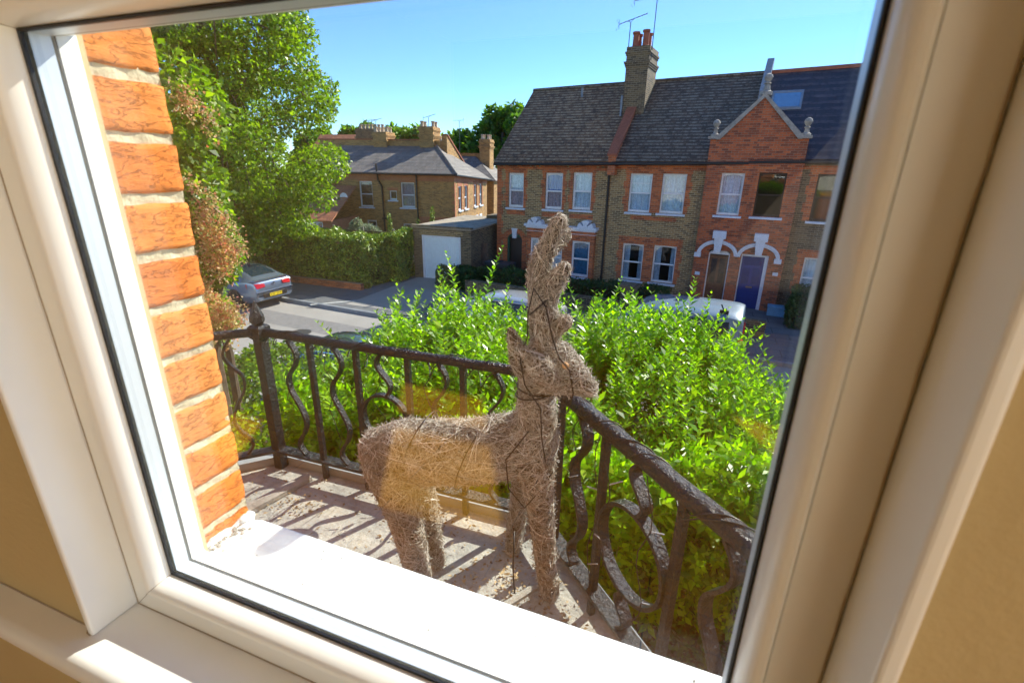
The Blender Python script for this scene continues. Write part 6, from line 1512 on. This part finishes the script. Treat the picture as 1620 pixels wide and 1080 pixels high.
def car(label, frame, st, paint, wheels, glass_rng, kind='hatch', name='parked_car', cat='car', group='cars and vans parked in the street', roofm=None):
    """st rows: x, belt z, top z, belt half width, roof half width, underside z ; x grows towards the rear"""
    t = thing(name, label, cat, (0, 0, 0), frame, group)
    S_ = spline(st, 5); n = len(S_)
    def ring(r, off=0.0):
        x, zb, ztp, wb, wt, zu = r; wm = wb+0.02
        zs_ = [(0, zu), (wm*.86, zu), (wm*.98, zu+.10), (wm+.01, zu+.28), (wm, zb-.12), (wb, zb), ((wb*.12+wt*.88), zb+(ztp-zb)*.86), (wt*.86, ztp-(ztp-zb)*.03-.004), (wt*.4, ztp), (0, ztp+.004)]
        pts = [(x, -a, b) for a, b in zs_]+[(x, a, b) for a, b in zs_[-2:0:-1]]
        return pts
    mb = MB(); Rg = [ring(r) for r in S_]; k = len(Rg[0])
    for i in range(n): mb.v += Rg[i]
    for i in range(n-1):
        for j in range(k): mb.f.append((i*k+j, i*k+(j+1) % k, (i+1)*k+(j+1) % k, (i+1)*k+j)); mb.mi.append(0)
    mb.f += [tuple(range(k-1, -1, -1)), tuple((n-1)*k+j for j in range(k))]; mb.mi += [0, 0]
    body = mb.build('body', M[paint], t, smooth=True)
    # wheel arches
    for (x, r) in wheels:
        for sd_ in (-1, 1):
            wb = np.interp(x, S_[:, 0], S_[:, 3])+.035
            MB().lathe((x, sd_*wb, r), [(r*1.14, -.012*1), (r*1.14, .012)], 28, 'y').build('wheel_arch', M['black'], t)
            wheel(t, x, sd_*(wb-.09), r, .24, sd_)
    (xs0, xs1), (xr0, xr1), (xf0, xf1) = glass_rng
    # side glass strips
    for sd_ in (0, 1):
        mb = MB(); idx = [i for i in range(n) if xs0 <= S_[i, 0] <= xs1]
        prev = None; rows = []
        for i in idx:
            a = Vector(Rg[i][5 if sd_ == 0 else k-5]); b = Vector(Rg[i][6 if sd_ == 0 else k-6]); e0_ = min(1, (S_[i, 0]-xs0)/.35); e1_ = min(1, (xs1-S_[i, 0])/.45); hh = max(.04, min(e0_, e1_))
            lo_ = a.lerp(b, .10); hi = a.lerp(b, .10+.80*hh); o_ = Vector((0, -.006 if sd_ == 0 else .006, .003)); rows.append((lo_+o_, hi+o_))
        for (a, b), (c, d) in zip(rows[:-1], rows[1:]):
            th = Vector((0, .004 if sd_ == 0 else -.004, 0)); mb.hexa([tuple(q) for q in (a, c, c+th, a+th, b, d, d+th, b+th)])
        if rows: mb.build('side_window', M['car_glass'], t, smooth=True)
        if rows and kind == 'hatch':
            mb = MB(); mb.tube([tuple(r[1]) for r in rows]+[tuple(rows[-1][0])], .012, 5); mb.build('window_trim', M['chrome'], t)
    # rear and front screens
    for nme, (a_, b_) in (('rear_window', (xr0, xr1)), ('windscreen', (xf0, xf1))):
        idx = [i for i in range(n) if a_ <= S_[i, 0] <= b_]
        mb = MB()
        for i, i2 in zip(idx[:-1], idx[1:]):
            js = [7, 8, 9, 10, 11]
            for j, j2 in zip(js[:-1], js[1:]):
                q = [Vector(Rg[i][j]), Vector(Rg[i2][j]), Vector(Rg[i2][j2]), Vector(Rg[i][j2])]; nn = (q[1]-q[0]).cross(q[3]-q[0]).normalized(); nn = nn if nn.z > 0 else -nn
                mb.hexa([tuple(p-nn*.004) for p in q]+[tuple(p+nn*.005) for p in q])
        if mb.v: mb.build(nme, M['car_glass'], t, smooth=True)
    return t
def grey_car():
    fr = Frame((-14.62, 13.86, G), R(-7.5)+PI)   # local +x towards the rear is world +x: rotate by pi below
    fr = Frame((-17.05, 13.92, G), R(-6))
    st = [(-2.42, .62, .66, .60, .50, .30), (-2.30, .74, .78, .80, .60, .20), (-1.7, .84, .92, .90, .66, .18), (-1.1, .92, 1.02, .92, .66, .18), (-.45, .95, 1.34, .92, .60, .18), (.1, .96, 1.455, .925, .62, .18),
          (.7, .97, 1.46, .925, .61, .18), (1.3, .98, 1.40, .92, .58, .18), (1.8, 1.0, 1.24, .90, .58, .20), (2.15, 1.02, 1.09, .86, .60, .26), (2.33, .98, 1.02, .80, .62, .30), (2.42, .80, .84, .76, .60, .34), (2.45, .60, .62, .74, .58, .36)]
    t = car('grey blue hatchback parked at the far kerb with yellow rear plate', fr, st, 'car_grey', [(-1.45, .34), (1.42, .34)], ((-.75, 1.75), (1.15, 2.02), (-1.05, -.25)))
    for sd_ in (-1, 1):
        mb = MB(); mb.hexa([(2.10, sd_*.90, .82), (2.44, sd_*.72, .80), (2.455, sd_*.38, .84), (2.40, sd_*.38, .80), (2.06, sd_*.905, .97), (2.36, sd_*.76, .98), (2.415, sd_*.38, .95), (2.36, sd_*.38, .95)]); mb.build('tail_light', M['red_light'], t, bevel=.008)
    mb = MB(); mb.box(2.425, 2.475, -.50, .50, .42, .60); mb.build('plate_recess', M['black'], t, bevel=.02)
    mb = MB(); mb.box(2.476, 2.486, -.26, .26, .455, .565); pl = mb.build('number_plate', M['yellow'], t)
    for i, x in enumerate((-.20, -.13, -.06, .06, .13, .20)):   # unreadable dark characters
        mb = MB(); mb.box(2.487, 2.489, x-.018, x-.008, .475, .545); mb.box(2.487, 2.489, x+.008, x+.016, .475, .545) if i % 2 else mb.box(2.487, 2.489, x-.008, x+.016, .53, .545); mb.build('plate_character', M['black'], pl)
    mb = MB(); mb.lathe((2.425, 0, .90), [(.052, 0), (.058, .012), (.044, .014), (.042, 0)], 18, 'x'); mb.box(2.43, 2.437, -.04, .04, .895, .905); mb.build('badge', M['chrome'], t)
    mb = MB(); mb.hexa([(2.18, -.78, 1.045), (2.34, -.72, 1.035), (2.34, .72, 1.035), (2.18, .78, 1.045), (2.18, -.78, 1.075), (2.36, -.70, 1.07), (2.36, .70, 1.07), (2.18, .78, 1.075)]); mb.build('spoiler', M['car_grey'], t, bevel=.006)
    mb = MB(); mb.box(2.40, 2.47, -.80, .80, .66, .69); mb.build('bumper_crease', M['car_grey'], t, bevel=.01)
    mb = MB(); mb.box(2.30, 2.44, -.62, .62, .30, .40); mb.build('rear_diffuser', M['black'], t, bevel=.02)
    mb = MB(); mb.prism_xz([(1.05, 1.44), (1.25, 1.42), (1.22, 1.50), (1.17, 1.51)], -.02, .02); mb.build('roof_aerial', M['black'], t)
    for sd_ in (-1, 1):
        mb = MB(); mb.box(-.75, -.60, sd_*1.0-.09, sd_*1.0+.09, .98, 1.10); mb.build('door_mirror', M['car_grey'], t, bevel=.03)
grey_car()
def silver_car():
    fr = Frame((-5.6, 13.95, G+.0), R(-5))
    st = [(-2.2, .62, .66, .60, .50, .30), (-2.1, .74, .78, .80, .60, .20), (-1.5, .86, .94, .86, .66, .18), (-1.0, .92, 1.08, .87, .62, .18), (-.4, .95, 1.34, .87, .58, .18), (.2, .96, 1.42, .87, .60, .18), (.9, .97, 1.42, .87, .60, .18), (1.5, .98, 1.35, .86, .58, .18), (1.95, .98, 1.12, .82, .58, .24), (2.05, .80, .84, .76, .58, .3)]
    t = car('silver car half hidden behind the privet at the far kerb', fr, st, 'car_silver', [(-1.3, .31), (1.35, .31)], ((-.7, 1.7), (1.4, 1.9), (-.95, -.3)))
silver_car()
def dark_car():
    fr = Frame((-6.3, 8.35, G), R(-4)+PI)
    st = [(-2.2, .62, .66, .60, .50, .30), (-2.1, .74, .78, .80, .60, .20), (-1.5, .86, .94, .86, .66, .18), (-1.0, .92, 1.08, .87, .62, .18), (-.4, .95, 1.40, .87, .58, .18), (.2, .96, 1.47, .87, .60, .18), (.9, .97, 1.46, .87, .60, .18), (1.5, .98, 1.38, .86, .58, .18), (1.95, .98, 1.12, .82, .58, .24), (2.05, .80, .84, .76, .58, .3)]
    car('dark car parked at the near kerb seen below the railing', fr, st, 'car_dark', [(-1.3, .31), (1.35, .31)], ((-.7, 1.7), (1.4, 1.9), (-.95, -.3)))
dark_car()
def van():
    fr = Frame((-.65, 14.25, G-.10), R(-6))
    st = [(-2.2, .70, .80, .70, .55, .30), (-2.05, .88, .98, .84, .64, .22), (-1.5, 1.0, 1.12, .90, .70, .20), (-1.0, 1.08, 1.40, .92, .76, .20), (-.55, 1.10, 1.66, .92, .80, .20), (0, 1.10, 1.76, .92, .84, .20), (.8, 1.10, 1.78, .92, .86, .20), (1.6, 1.10, 1.78, .92, .86, .20), (2.0, 1.10, 1.74, .91, .85, .22), (2.09, 1.08, 1.60, .90, .84, .28), (2.12, .95, 1.0, .88, .74, .34), (2.13, .60, .62, .86, .72, .36)]
    t = car('silver grey high roofed van parked opposite behind the privet tips', fr, st, 'van_paint', [(-1.4, .33), (1.45, .33)], ((-.9, -.89), (1.0, 1.0), (-1.3, -.6)), kind='van', name='parked_van', cat='van')
    mb = MB()
    for a, b in ((-.55, .45), (.58, 1.82)):
        mb.hexa([(a, -.935, 1.06), (b, -.935, 1.06), (b, -.915, 1.06), (a, -.915, 1.06), (a+.06, -.882, 1.58), (b-.04, -.882, 1.58), (b-.04, -.86, 1.58), (a+.06, -.86, 1.58)])
    mb.build('side_window', M['car_glass'], t, bevel=.01)
    mb = MB(); mb.box(2.04, 2.16, -.92, -.80, .80, 1.16); mb.build('tail_light', M['red_light'], t, bevel=.015)
    mb = MB(); mb.box(2.04, 2.16, .80, .92, .80, 1.16); mb.build('tail_light', M['red_light'], t, bevel=.015)
    mb = MB(); mb.box(1.5, 1.72, -.76, -.68, 1.74, 1.84); mb.tube([(1.6, -.72, 1.82), (1.52, -.72, 1.98)], .018, 5); mb.build('roof_bar_end', M['black'], t)
van()
